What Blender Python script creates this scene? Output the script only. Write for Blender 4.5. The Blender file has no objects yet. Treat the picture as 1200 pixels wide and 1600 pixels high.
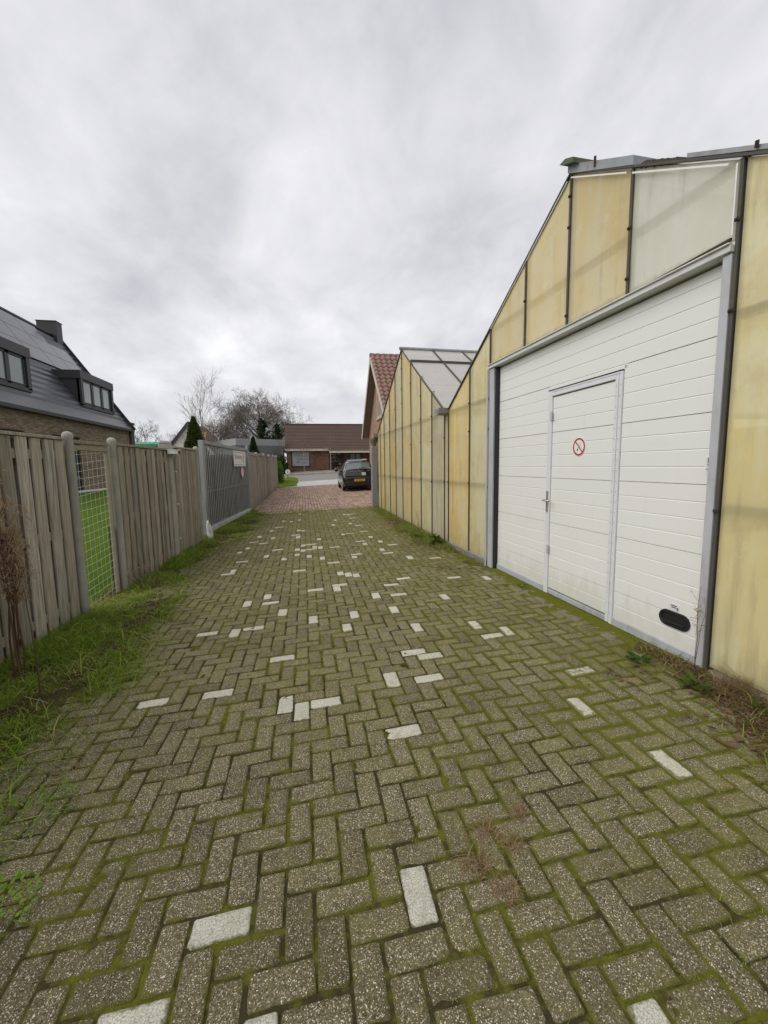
import bpy, bmesh, math, random
import numpy as np
from mathutils import Vector, Matrix

random.seed(11)
rng = np.random.default_rng(11)
scene = bpy.context.scene
COL = scene.collection

# ------------------------------------------------------------------ camera
def make_camera():
    f, pitch, roll, h, yaw = 648.5, math.radians(6.457), math.radians(-0.896), 1.614, math.radians(10.75)
    R = Vector((1, 0, 0)); U = Vector((0, math.sin(pitch), math.cos(pitch))); F = Vector((0, math.cos(pitch), -math.sin(pitch)))
    R2 = math.cos(roll) * R + math.sin(roll) * U
    U2 = -math.sin(roll) * R + math.cos(roll) * U
    rot = Matrix.Rotation(-yaw, 3, 'Z')
    R2, U2, F = rot @ R2, rot @ U2, rot @ F
    cam = bpy.data.cameras.new('camera')
    cam.sensor_fit = 'VERTICAL'; cam.sensor_height = 24.0; cam.sensor_width = 18.0
    cam.lens = 24.0 * f / 1600.0
    cam.clip_start = 0.05; cam.clip_end = 3000
    o = bpy.data.objects.new('camera', cam); COL.objects.link(o)
    m = Matrix((R2, U2, -F)).transposed().to_4x4()
    m.translation = (0, 0, h)
    o.matrix_world = m
    scene.camera = o
make_camera()

# ------------------------------------------------------------------ sky, sun, exposure
SUN_DIR = Vector((-0.62, -0.12, 0.60)).normalized()       # towards the sun, behind the cloud
SKY_GAIN = 1.0
def make_world():
    w = bpy.data.worlds.new('World'); scene.world = w; w.use_nodes = True
    nt = w.node_tree; N = nt.nodes; L = nt.links
    N.clear()
    out = N.new('ShaderNodeOutputWorld')
    sky = N.new('ShaderNodeTexSky'); sky.sky_type = 'NISHITA'; sky.sun_disc = False
    sky.sun_elevation = math.asin(SUN_DIR.z)
    sky.sun_rotation = math.atan2(SUN_DIR.x, SUN_DIR.y)
    bg1 = N.new('ShaderNodeBackground'); bg1.inputs['Strength'].default_value = 0.07
    L.new(sky.outputs[0], bg1.inputs['Color'])
    tc = N.new('ShaderNodeTexCoord')
    sep = N.new('ShaderNodeSeparateXYZ'); L.new(tc.outputs['Generated'], sep.inputs[0])
    def math_(op, a, b=None, clamp=False):
        n = N.new('ShaderNodeMath'); n.operation = op; n.use_clamp = clamp
        for k, v in ((0, a), (1, b)):
            if v is None: continue
            if isinstance(v, (int, float)): n.inputs[k].default_value = v
            else: L.new(v, n.inputs[k])
        return n.outputs[0]
    z = math_('MAXIMUM', sep.outputs[2], 0.0)
    d = math_('ADD', z, 0.27)
    cx = math_('DIVIDE', sep.outputs[0], d); cy = math_('DIVIDE', sep.outputs[1], d)
    comb = N.new('ShaderNodeCombineXYZ'); L.new(cx, comb.inputs[0]); L.new(cy, comb.inputs[1]); comb.inputs[2].default_value = 3.1
    def noise(scale, detail, rough, dist, off):
        mp = N.new('ShaderNodeMapping'); mp.inputs['Location'].default_value = off
        mp.inputs['Rotation'].default_value = (0, 0, 0.5); mp.inputs['Scale'].default_value = (1.0, 0.75, 1.0)
        L.new(comb.outputs[0], mp.inputs[0])
        n = N.new('ShaderNodeTexNoise'); n.inputs['Scale'].default_value = scale; n.inputs['Detail'].default_value = detail
        n.inputs['Roughness'].default_value = rough; n.inputs['Distortion'].default_value = dist
        L.new(mp.outputs[0], n.inputs['Vector'])
        return n.outputs['Fac']
    n1 = noise(1.2, 7, 0.54, 0.35, (2.3, 0.9, 0)); n2 = noise(3.6, 7, 0.58, 0.3, (7.1, 3.3, 1.0)); n3 = noise(0.6, 2, 0.5, 0.0, (0.4, 5.2, 2.0))
    s = math_('ADD', math_('ADD', math_('MULTIPLY', n1, 0.56), math_('MULTIPLY', n2, 0.38)), math_('MULTIPLY', n3, 0.18))
    ramp = N.new('ShaderNodeValToRGB'); L.new(s, ramp.inputs[0])
    e = ramp.color_ramp.elements
    e[0].position = 0.39; e[0].color = (0.395, 0.400, 0.438, 1)
    e[1].position = 0.72; e[1].color = (0.800, 0.798, 0.815, 1)
    x = e.new(0.475); x.color = (0.490, 0.492, 0.524, 1)
    x = e.new(0.545); x.color = (0.575, 0.574, 0.598, 1)
    x = e.new(0.62); x.color = (0.660, 0.658, 0.678, 1)
    # the cloud base seen edge-on near the horizon is a plain pale grey
    hz = N.new('ShaderNodeMapRange'); hz.interpolation_type = 'SMOOTHSTEP'
    L.new(sep.outputs[2], hz.inputs[0]); hz.inputs[1].default_value = 0.0; hz.inputs[2].default_value = 0.16
    hz.inputs[3].default_value = 0.75; hz.inputs[4].default_value = 0.0
    mx = N.new('ShaderNodeMix'); mx.data_type = 'RGBA'
    L.new(hz.outputs[0], mx.inputs[0]); L.new(ramp.outputs[0], mx.inputs[6]); mx.inputs[7].default_value = (0.62, 0.64, 0.69, 1)
    bg2 = N.new('ShaderNodeBackground'); bg2.inputs['Strength'].default_value = SKY_GAIN
    L.new(mx.outputs[2], bg2.inputs['Color'])
    ms = N.new('ShaderNodeMixShader'); ms.inputs[0].default_value = 0.95
    L.new(bg1.outputs[0], ms.inputs[1]); L.new(bg2.outputs[0], ms.inputs[2])
    L.new(ms.outputs[0], out.inputs['Surface'])
make_world()
def make_sun():
    l = bpy.data.lights.new('sun', 'SUN'); l.energy = 1.5; l.angle = math.radians(60); l.color = (1.0, 0.965, 0.91)
    o = bpy.data.objects.new('sun', l); COL.objects.link(o)
    o.rotation_euler = (-SUN_DIR).to_track_quat('-Z', 'Y').to_euler()
    o.location = (-20, -20, 40)
make_sun()
scene.view_settings.view_transform = 'Standard'
scene.view_settings.look = 'None'
scene.view_settings.gamma = 1.0
scene.view_settings.use_curve_mapping = False
scene.view_settings.exposure = 0.42
scene.render.engine = 'CYCLES'
scene.cycles.max_bounces = 8
scene.cycles.transparent_max_bounces = 12
scene.cycles.use_denoising = True

# ------------------------------------------------------------------ helpers
def lf(y):
    y = np.minimum(np.asarray(y, float), 50.0)
    return 0.02 * (np.sqrt((y - 7) ** 2 + 1) + (y - 7)) / 2 - 0.0014 + 0.01 * np.maximum(0, y - 27)
def zg(x, y):
    return 0.037 * np.clip(np.asarray(x, float), -2.6, 3.2) + lf(y)
def lawn_z(x, y):
    t = np.clip((-2.6 - np.asarray(x, float)) / 7.5, 0, 1)
    base = 0.037 * -2.6 + lf(np.minimum(y, 30))
    return base + (0.55 - base) * t

def hash2(ix, iy, seed):
    h = (ix.astype(np.int64) * 374761393 + iy.astype(np.int64) * 668265263 + seed * 1442695041) & 0x7fffffff
    h = ((h ^ (h >> 13)) * 1274126177) & 0x7fffffff
    return ((h ^ (h >> 16)) & 0xffff) / 65535.0
def vnoise(x, y, seed=0):
    x = np.asarray(x, float); y = np.asarray(y, float)
    ix = np.floor(x); iy = np.floor(y); fx = x - ix; fy = y - iy
    fx = fx * fx * (3 - 2 * fx); fy = fy * fy * (3 - 2 * fy)
    a = hash2(ix, iy, seed); b = hash2(ix + 1, iy, seed); c = hash2(ix, iy + 1, seed); d = hash2(ix + 1, iy + 1, seed)
    return (a * (1 - fx) + b * fx) * (1 - fy) + (c * (1 - fx) + d * fx) * fy
def fbm(x, y, seed=0, o=4):
    s = 0; a = 0.5; t = 0
    for k in range(o):
        s = s + a * vnoise(x * 2 ** k, y * 2 ** k, seed + k * 17); t += a; a *= 0.5
    return s / t

def props(o, label=None, cat=None, group=None, kind=None):
    if label: o['label'] = label
    if cat: o['category'] = cat
    if group: o['group'] = group
    if kind: o['kind'] = kind
    return o
def root(name, loc=(0, 0, 0), rz=0.0, label=None, cat=None, group=None):
    o = bpy.data.objects.new(name, None); COL.objects.link(o)
    o.location = loc; o.rotation_euler = (0, 0, rz); o.empty_display_size = 0.2
    return props(o, label, cat, group)
def link(name, me, parent=None, loc=None, rot=None):
    o = bpy.data.objects.new(name, me); COL.objects.link(o)
    if parent is not None: o.parent = parent
    if loc is not None: o.location = loc
    if rot is not None: o.rotation_euler = rot
    return o

class MB:
    """collects faces, then builds one mesh object"""
    def __init__(self): self.v = []; self.f = []; self.m = []; self.t = []
    def add(self, verts, faces, mat=0, tone=0.5):
        n = len(self.v)
        self.v += [tuple(p) for p in verts]; self.t += [tone] * len(verts)
        for f in faces: self.f.append(tuple(n + i for i in f)); self.m.append(mat)
        return self
    def box(self, a, b, mat=0, tone=0.5):
        x0, y0, z0 = a; x1, y1, z1 = b
        if x0 > x1: x0, x1 = x1, x0
        if y0 > y1: y0, y1 = y1, y0
        if z0 > z1: z0, z1 = z1, z0
        return self.add([(x0, y0, z0), (x1, y0, z0), (x1, y1, z0), (x0, y1, z0), (x0, y0, z1), (x1, y0, z1), (x1, y1, z1), (x0, y1, z1)],
                        [(0, 3, 2, 1), (4, 5, 6, 7), (0, 1, 5, 4), (1, 2, 6, 5), (2, 3, 7, 6), (3, 0, 4, 7)], mat, tone)
    def bar(self, p, q, w, h, up=(0, 0, 1), mat=0, tone=0.5):
        """square bar from p to q, w across, h along up"""
        p = Vector(p); q = Vector(q); d = (q - p).normalized(); u = Vector(up)
        s = d.cross(u)
        if s.length < 1e-5: s = d.cross(Vector((1, 0, 0)))
        s.normalize(); u = s.cross(d).normalized()
        s *= w / 2; u *= h / 2
        vs = [p - s - u, p + s - u, p + s + u, p - s + u, q - s - u, q + s - u, q + s + u, q - s + u]
        return self.add(vs, [(0, 3, 2, 1), (4, 5, 6, 7), (0, 1, 5, 4), (1, 2, 6, 5), (2, 3, 7, 6), (3, 0, 4, 7)], mat, tone)
    def tube(self, pts, radii, n=8, mat=0, tone=0.5, caps=True):
        pts = [Vector(p) for p in pts]
        if isinstance(radii, (int, float)): radii = [radii] * len(pts)
        vs = []; prev = None
        for i, p in enumerate(pts):
            d = (pts[min(i + 1, len(pts) - 1)] - pts[max(i - 1, 0)])
            d = d.normalized() if d.length > 1e-9 else Vector((0, 0, 1))
            if prev is None:
                s = d.cross(Vector((0, 0, 1)))
                if s.length < 0.1: s = d.cross(Vector((1, 0, 0)))
            else:
                s = prev - d * prev.dot(d)
                if s.length < 1e-6: s = d.orthogonal()
            s.normalize(); prev = s; u = d.cross(s)
            for k in range(n):
                a = 2 * math.pi * k / n
                vs.append(p + (s * math.cos(a) + u * math.sin(a)) * radii[i])
        fs = []
        for i in range(len(pts) - 1):
            for k in range(n):
                fs.append((i * n + k, i * n + (k + 1) % n, (i + 1) * n + (k + 1) % n, (i + 1) * n + k))
        if caps:
            fs.append(tuple(reversed(range(n)))); fs.append(tuple(range((len(pts) - 1) * n, len(pts) * n)))
        return self.add(vs, fs, mat, tone)
    def lathe(self, c, prof, n=16, mat=0, axis='Z'):
        vs = []
        for (r, z) in prof:
            for k in range(n):
                a = 2 * math.pi * k / n; x, y = r * math.cos(a), r * math.sin(a)
                if axis == 'Z': vs.append((c[0] + x, c[1] + y, c[2] + z))
                elif axis == 'X': vs.append((c[0] + z, c[1] + x, c[2] + y))
                else: vs.append((c[0] + y, c[1] + z, c[2] + x))
        fs = []
        for i in range(len(prof) - 1):
            for k in range(n):
                fs.append((i * n + k, i * n + (k + 1) % n, (i + 1) * n + (k + 1) % n, (i + 1) * n + k))
        fs.append(tuple(reversed(range(n)))); fs.append(tuple(range((len(prof) - 1) * n, len(prof) * n)))
        return self.add(vs, fs, mat)
    def prism(self, poly, ext, mat=0, tone=0.5):
        """poly: 3D points of one face; ext: vector to the opposite face"""
        n = len(poly); e = Vector(ext)
        vs = [Vector(p) for p in poly] + [Vector(p) + e for p in poly]
        fs = [tuple(reversed(range(n))), tuple(range(n, 2 * n))] + [(i, (i + 1) % n, n + (i + 1) % n, n + i) for i in range(n)]
        return self.add(vs, fs, mat, tone)
    def mesh(self, name, mats, smooth=False, bevel=0.0, fix=True):
        me = bpy.data.meshes.new(name)
        me.from_pydata(self.v, [], self.f)
        if not isinstance(mats, (list, tuple)): mats = [mats]
        for m in mats: me.materials.append(m)
        me.polygons.foreach_set('material_index', self.m)
        a = me.attributes.new('tone', 'FLOAT', 'POINT'); a.data.foreach_set('value', self.t)
        if fix or bevel:
            bm = bmesh.new(); bm.from_mesh(me)
            if bevel:
                es = [e for e in bm.edges if len(e.link_faces) == 2 and e.calc_face_angle(0) > 0.6]
                bmesh.ops.bevel(bm, geom=es, offset=bevel, segments=1, affect='EDGES', profile=0.5, clamp_overlap=True)
            bmesh.ops.recalc_face_normals(bm, faces=bm.faces)
            bm.to_mesh(me); bm.free()
        if smooth:
            me.polygons.foreach_set('use_smooth', [True] * len(me.polygons))
        me.update()
        return me
    def build(self, name, mats, parent=None, smooth=False, bevel=0.0, **k):
        return props(link(name, self.mesh(name, mats, smooth, bevel), parent), **k)

def np_mesh(name, V, quads=None, tris=None, mats=(), tone=None, attrs=None, smooth=False, midx=None):
    me = bpy.data.meshes.new(name)
    V = np.asarray(V, np.float32)
    nq = 0 if quads is None else len(quads); nt = 0 if tris is None else len(tris)
    me.vertices.add(len(V)); me.vertices.foreach_set('co', V.ravel())
    loops = []
    if nq: loops.append(np.asarray(quads, np.int32).ravel())
    if nt: loops.append(np.asarray(tris, np.int32).ravel())
    loops = np.concatenate(loops)
    me.loops.add(len(loops)); me.loops.foreach_set('vertex_index', loops)
    me.polygons.add(nq + nt)
    st = np.concatenate([np.arange(nq) * 4, nq * 4 + np.arange(nt) * 3]).astype(np.int32)
    me.polygons.foreach_set('loop_start', st)
    if midx is not None: me.polygons.foreach_set('material_index', np.asarray(midx, np.int32))
    if smooth: me.polygons.foreach_set('use_smooth', np.ones(nq + nt, bool))
    for m in mats: me.materials.append(m)
    attrs = dict(attrs or {})
    if tone is not None: attrs['tone'] = tone
    for k, a in attrs.items():
        at = me.attributes.new(k, 'FLOAT', 'POINT'); at.data.foreach_set('value', np.asarray(a, np.float32))
    me.update(calc_edges=True)
    me.validate()
    return me

def grid_mesh(name, xs, ys, zf, mats, smooth=True):
    X, Y = np.meshgrid(np.asarray(xs, float), np.asarray(ys, float)); Z = zf(X, Y)
    nx, ny = len(xs), len(ys)
    V = np.stack([X, Y, Z], -1).reshape(-1, 3)
    i = np.arange(ny - 1)[:, None] * nx + np.arange(nx - 1)[None]
    Q = np.stack([i, i + 1, i + nx + 1, i + nx], -1).reshape(-1, 4)
    return np_mesh(name, V, Q, mats=mats, smooth=smooth)

# ------------------------------------------------------------------ materials
class NT:
    def __init__(self, name):
        self.mat = bpy.data.materials.new(name); self.mat.use_nodes = True
        self.nt = self.mat.node_tree; self.N = self.nt.nodes; self.L = self.nt.links
        self.N.clear()
        self.out = self.N.new('ShaderNodeOutputMaterial')
    def set(self, sock, v):
        if v is None: return
        if isinstance(v, (int, float)): sock.default_value = v
        elif isinstance(v, (tuple, list)):
            sock.default_value = (*v, 1.0) if (len(v) == 3 and sock.type == 'RGBA') else v
        else: self.L.new(v, sock)
    def pos(self, scale=(1, 1, 1), obj=False, rot=(0, 0, 0)):
        if obj:
            s = self.N.new('ShaderNodeTexCoord').outputs['Object']
        else:
            s = self.N.new('ShaderNodeNewGeometry').outputs['Position']
        m = self.N.new('ShaderNodeMapping'); m.inputs['Scale'].default_value = scale; m.inputs['Rotation'].default_value = rot
        self.L.new(s, m.inputs[0]); return m.outputs[0]
    def noise(self, vec, scale, detail=4, rough=0.55, dist=0.0, col=False):
        n = self.N.new('ShaderNodeTexNoise'); self.L.new(vec, n.inputs['Vector'])
        n.inputs['Scale'].default_value = scale; n.inputs['Detail'].default_value = detail
        n.inputs['Roughness'].default_value = rough; n.inputs['Distortion'].default_value = dist
        return n.outputs['Color' if col else 'Fac']
    def voro(self, vec, scale, feature='F1', out='Color'):
        n = self.N.new('ShaderNodeTexVoronoi'); n.feature = feature; self.L.new(vec, n.inputs['Vector'])
        n.inputs['Scale'].default_value = scale; return n.outputs[out]
    def math(self, op, a, b=None, c=None, clamp=False):
        n = self.N.new('ShaderNodeMath'); n.operation = op; n.use_clamp = clamp
        for k, v in enumerate((a, b, c)): self.set(n.inputs[k], v)
        return n.outputs[0]
    def step(self, v, lo, hi):
        n = self.N.new('ShaderNodeMapRange'); n.interpolation_type = 'SMOOTHSTEP'
        self.set(n.inputs[0], v); n.inputs[1].default_value = lo; n.inputs[2].default_value = hi
        return n.outputs[0]
    def mix(self, f, a, b, blend='MIX'):
        n = self.N.new('ShaderNodeMix'); n.data_type = 'RGBA'; n.blend_type = blend
        self.set(n.inputs[0], f); self.set(n.inputs[6], a); self.set(n.inputs[7], b); return n.outputs[2]
    def ramp(self, f, stops):
        n = self.N.new('ShaderNodeValToRGB'); self.set(n.inputs[0], f)
        e = n.color_ramp.elements
        e[0].position, e[0].color = stops[0][0], (*stops[0][1], 1); e[1].position, e[1].color = stops[-1][0], (*stops[-1][1], 1)
        for p, c in stops[1:-1]: x = e.new(p); x.color = (*c, 1)
        return n.outputs[0]
    def attr(self, name):
        n = self.N.new('ShaderNodeAttribute'); n.attribute_name = name; return n.outputs['Fac']
    def rnd(self): return self.N.new('ShaderNodeObjectInfo').outputs['Random']
    def sep(self, v, k):
        n = self.N.new('ShaderNodeSeparateXYZ'); self.L.new(v, n.inputs[0]); return n.outputs[k]
    def hsv(self, c, v=1.0, s=1.0, h=0.5):
        n = self.N.new('ShaderNodeHueSaturation'); self.set(n.inputs['Color'], c); self.set(n.inputs['Value'], v)
        self.set(n.inputs['Saturation'], s); self.set(n.inputs['Hue'], h); return n.outputs[0]
    def bump(self, h, strength=0.3, dist=0.01):
        n = self.N.new('ShaderNodeBump'); n.inputs['Strength'].default_value = strength; n.inputs['Distance'].default_value = dist
        self.L.new(h, n.inputs['Height']); return n.outputs[0]
    def pbr(self, color, rough=0.7, metal=0.0, normal=None, spec=0.5, **k):
        p = self.N.new('ShaderNodeBsdfPrincipled')
        self.set(p.inputs['Base Color'], color); self.set(p.inputs['Roughness'], rough); self.set(p.inputs['Metallic'], metal)
        self.set(p.inputs['Specular IOR Level'], spec)
        if normal is not None: self.L.new(normal, p.inputs['Normal'])
        for kk, v in k.items(): self.set(p.inputs[kk.replace('_', ' ')], v)
        return p.outputs[0]
    def finish(self, sh): self.L.new(sh, self.out.inputs['Surface']); return self.mat

def simple(name, c, rough=0.6, var=0.12, scale=6.0, metal=0.0, bump=0.0, bscale=60.0, bdist=0.003, spec=0.5, streak=None, dirt=None, dirt_f=0.25, obj=False, **k):
    n = NT(name)
    p = n.pos(streak or (1, 1, 1), obj)
    f = n.noise(p, scale, 5, 0.6)
    f2 = n.noise(p, scale * 9, 3, 0.6)
    v = n.math('ADD', n.math('MULTIPLY', f, 2 * var), n.math('ADD', n.math('MULTIPLY', f2, var), 1 - 1.5 * var))
    col = n.hsv(c, v)
    if dirt:
        g = n.step(n.noise(n.pos((1, 1, 0.5)), scale * 0.7, 6, 0.65), 0.48, 0.7)
        col = n.mix(n.math('MULTIPLY', g, dirt_f), col, dirt)
    nm = n.bump(n.noise(n.pos((1, 1, 1)), bscale, 4, 0.6), bump, bdist) if bump else None
    return n.finish(n.pbr(col, rough, metal, nm, spec, **k))

M = {}
def m_block(name, white=False, red=False):
    n = NT(name)
    p = n.pos()
    tone = n.attr('tone'); edge = n.attr('edge')
    v = n.math('ADD', n.math('MULTIPLY', tone, 0.70), 0.74)
    if white:
        base = n.mix(n.noise(p, 9, 4), (0.50, 0.485, 0.40), (0.74, 0.715, 0.62))
        base = n.mix(n.math('MULTIPLY', n.step(n.noise(p, 170, 5, 0.8), 0.44, 0.60), 0.75), base, (0.22, 0.21, 0.16))
        base = n.mix(n.math('MULTIPLY', n.step(n.noise(p, 22, 5, 0.6), 0.50, 0.74), 0.45), base, (0.25, 0.235, 0.15))
    elif red:
        base = n.mix(n.noise(p, 3, 3), (0.41, 0.290, 0.235), (0.33, 0.235, 0.188))
        base = n.mix(n.step(n.noise(p, 1.1, 4), 0.45, 0.7), base, (0.27, 0.215, 0.16))
    else:
        base = n.mix(n.noise(p, 5, 4), (0.150, 0.130, 0.074), (0.220, 0.195, 0.118))
        base = n.mix(n.math('MULTIPLY', n.step(n.noise(p, 1.3, 5, 0.65), 0.45, 0.68), 0.45), base, (0.082, 0.080, 0.040))
        base = n.mix(n.math('MULTIPLY', n.step(n.noise(p, 14, 5, 0.7), 0.55, 0.72), 0.5), base, (0.050, 0.042, 0.030))
        base = n.mix(n.math('MULTIPLY', n.step(n.noise(p, 170, 4, 0.75), 0.42, 0.60), 0.9), base, (0.046, 0.037, 0.020))
        for sc, th, rad in ((270, 0.78, 0.47), (135, 0.85, 0.34)):
            c = n.voro(p, sc); cr = n.sep(c, 0); cg = n.sep(c, 1)
            d = n.voro(p, sc, 'F1', 'Distance')
            m = n.math('MULTIPLY', n.math('GREATER_THAN', cr, th), n.math('LESS_THAN', d, rad))
            base = n.mix(m, base, n.mix(cg, (0.27, 0.24, 0.18), (0.72, 0.68, 0.57)))
    base = n.hsv(base, v)
    # algae film in broad patches and moss creeping in from the joints
    px = n.sep(p, 0); py = n.sep(p, 1)
    big = n.noise(p, 0.55, 4, 0.6)
    right = n.math('MULTIPLY', n.step(px, 0.4, 2.6), 0.17)
    midf = n.math('MULTIPLY', n.step(py, 1.5, 4.0), 0.17)
    film = n.step(n.math('ADD', n.math('ADD', big, right), midf), 0.34, 0.70)
    film = n.math('MULTIPLY', film, n.math('MULTIPLY', n.step(n.noise(p, 9, 5, 0.7), 0.34, 0.62), n.step(n.noise(p, 85, 4, 0.75), 0.30, 0.60)))
    fcol = n.mix(n.noise(p, 16, 3), (0.180, 0.165, 0.048), (0.250, 0.240, 0.072))
    if red:
        fcol = (0.20, 0.175, 0.075); film = n.math('MAXIMUM', n.math('MULTIPLY', film, 0.3), n.math('MULTIPLY', n.step(n.math('ADD', py, n.math('MULTIPLY', n.noise(p, 1.2, 4), 2.6)), 16.4, 14.4), 2.6))
    base = n.mix(n.math('MULTIPLY', film, 0.14 if white else (0.25 if red else 0.70)), base, fcol)
    mossn = n.noise(p, 27, 5, 0.65)
    lush = n.noise(p, 2.1, 4, 0.6)
    mo = n.step(n.math('ADD', n.math('ADD', n.math('MULTIPLY', edge, 0.42), n.math('MULTIPLY', mossn, 0.85)), n.math('MULTIPLY', n.math('ADD', lush, right), 0.95)), 1.10, 1.30)
    if not red:
        mcol = n.mix(n.noise(p, 55, 3), (0.065, 0.068, 0.012), (0.175, 0.180, 0.028))
        base = n.mix(n.math('MULTIPLY', mo, 0.8), base, mcol)
    hgt = n.noise(p, 190, 4, 0.7)
    nm = n.bump(hgt, 1.0 if not red else 0.3, 0.007)
    return n.finish(n.pbr(base, 0.93, 0, nm, 0.12))
M['block'] = m_block('paver concrete'); M['white_block'] = m_block('paver white', white=True); M['red_block'] = m_block('paver red', red=True)

def m_moss():
    n = NT('joint moss'); p = n.pos()
    a = n.math('ADD', n.math('MULTIPLY', n.noise(p, 2.0, 4, 0.65), 0.62), n.math('MULTIPLY', n.noise(p, 17, 3, 0.6), 0.38)); b = n.noise(p, 60, 4, 0.6)
    g = n.mix(b, (0.055, 0.060, 0.010), (0.180, 0.185, 0.024))
    s = n.mix(b, (0.030, 0.024, 0.014), (0.075, 0.062, 0.032))
    px = n.sep(p, 0)
    col = n.mix(n.step(n.math('ADD', a, n.math('MULTIPLY', n.step(px, 0.3, 2.6), 0.10)), 0.45, 0.58), s, g)
    nm = n.bump(n.noise(p, 130, 4, 0.7), 0.9, 0.008)
    return n.finish(n.pbr(col, 1.0, 0, nm, 0.05))
M['moss'] = m_moss()
def m_soil(name, soilA, soilB, green, thr):
    n = NT(name); p = n.pos()
    b = n.noise(p, 45, 5, 0.65); a = n.noise(p, 2.6, 5, 0.62)
    s = n.mix(b, soilA, soilB)
    g = n.mix(n.noise(p, 80, 3), (0.05, 0.062, 0.010), green)
    col = n.mix(n.step(a, thr, thr + 0.14), s, g)
    nm = n.bump(n.noise(p, 70, 5, 0.7), 1.0, 0.02)
    return n.finish(n.pbr(col, 1.0, 0, nm, 0.05))
M['verge'] = m_soil('verge soil', (0.032, 0.023, 0.014), (0.105, 0.078, 0.045), (0.150, 0.180, 0.028), 0.46)
M['litter'] = m_soil('litter soil', (0.055, 0.036, 0.022), (0.160, 0.108, 0.066), (0.140, 0.150, 0.034), 0.55)
M['ground'] = m_soil('far ground', (0.05, 0.05, 0.02), (0.10, 0.09, 0.04), (0.10, 0.14, 0.03), 0.35)
M['lawn'] = m_soil('lawn', (0.080, 0.125, 0.018), (0.130, 0.210, 0.028), (0.150, 0.250, 0.034), 0.20)

def m_blade(name, dark, light, dry):
    n = NT(name); t = n.attr('tone')
    col = n.ramp(t, [(0.0, dark), (0.55, light), (0.8, light), (0.9, dry), (1.0, dry)])
    tr = n.N.new('ShaderNodeBsdfTranslucent'); n.set(tr.inputs[0], col)
    ms = n.N.new('ShaderNodeMixShader'); ms.inputs[0].default_value = 0.42
    n.L.new(n.pbr(col, 0.75, 0, None, 0.2), ms.inputs[1]); n.L.new(tr.outputs[0], ms.inputs[2])
    return n.finish(ms.outputs[0])
M['grass'] = m_blade('grass blades', (0.100, 0.150, 0.016), (0.275, 0.390, 0.045), (0.48, 0.40, 0.20))
M['lawn_grass'] = m_blade('lawn blades', (0.085, 0.150, 0.016), (0.170, 0.310, 0.034), (0.30, 0.34, 0.08))
M['dry'] = m_blade('dry stems', (0.12, 0.072, 0.040), (0.30, 0.195, 0.105), (0.46, 0.36, 0.22))
M['leaf'] = m_blade('weed leaves', (0.035, 0.070, 0.012), (0.090, 0.150, 0.026), (0.13, 0.17, 0.04))
M['conifer'] = m_blade('conifer foliage', (0.010, 0.020, 0.007), (0.040, 0.070, 0.016), (0.09, 0.10, 0.03))
M['thuja'] = m_blade('thuja foliage', (0.022, 0.040, 0.008), (0.085, 0.120, 0.020), (0.14, 0.13, 0.03))
M['sprout'] = m_blade('sprout leaves', (0.085, 0.150, 0.016), (0.210, 0.330, 0.040), (0.25, 0.33, 0.06))
M['hedge'] = m_blade('hedge leaves', (0.030, 0.060, 0.010), (0.10, 0.16, 0.030), (0.17, 0.20, 0.05))

def m_wood():
    n = NT('weathered board'); p = n.pos((1, 1, 0.06), True); r = n.rnd()
    off = n.N.new('ShaderNodeVectorMath'); off.operation = 'ADD'
    n.L.new(p, off.inputs[0]); cb = n.N.new('ShaderNodeCombineXYZ'); n.L.new(n.math('MULTIPLY', r, 37.0), cb.inputs[0]); n.L.new(n.math('MULTIPLY', r, 11.0), cb.inputs[2])
    n.L.new(cb.outputs[0], off.inputs[1]); q = off.outputs[0]
    g = n.noise(q, 42, 6, 0.65, 0.4); l = n.noise(q, 7, 3)
    c = n.mix(n.step(g, 0.28, 0.72), (0.165, 0.146, 0.118), (0.430, 0.400, 0.340))
    c = n.mix(n.math('MULTIPLY', n.step(l, 0.45, 0.7), 0.3), c, (0.245, 0.238, 0.185))
    k = n.voro(n.pos((1, 1, 0.5), True), 3.0, 'F1', 'Distance')
    c = n.mix(n.math('MULTIPLY', n.math('LESS_THAN', k, 0.05), 0.6), c, (0.12, 0.085, 0.055))
    pz = n.sep(n.pos((1, 1, 1), True), 2)
    wet = n.math('MULTIPLY', n.step(n.math('ADD', pz, n.math('MULTIPLY', l, 0.5)), 0.75, 0.15), 0.5)
    c = n.mix(wet, c, (0.150, 0.140, 0.085))
    r2 = n.math('FRACT', n.math('MULTIPLY', r, 7.31)); c = n.mix(n.math('MULTIPLY', r2, 0.55), c, n.mix(g, (0.205, 0.165, 0.120), (0.36, 0.31, 0.24)))
    c = n.hsv(c, n.math('ADD', n.math('MULTIPLY', r, 0.50), 0.75))
    return n.finish(n.pbr(c, 0.9, 0, n.bump(g, 0.7, 0.006), 0.1))
M['wood'] = m_wood()
M['wood_dark'] = simple('weathered rail', (0.26, 0.225, 0.165), 0.9, 0.25, 9, bump=0.3)
M['post'] = simple('weathered post', (0.32, 0.31, 0.27), 0.9, 0.3, 5, bump=0.4, bscale=120, streak=(1, 1, 0.2), dirt=(0.17, 0.165, 0.10), dirt_f=0.6)
M['wire'] = simple('galvanised wire', (0.56, 0.57, 0.52), 0.5, 0.05, metal=0.25)
M['galv'] = simple('galvanised steel', (0.47, 0.48, 0.51), 0.5, 0.12, 5, metal=0.12, streak=(1, 1, 0.3), dirt=(0.26, 0.25, 0.22), dirt_f=0.5)
M['galv_dark'] = simple('dull zinc', (0.30, 0.315, 0.33), 0.6, 0.15, 6, metal=0.3, dirt=(0.15, 0.14, 0.11), dirt_f=0.5)
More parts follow.
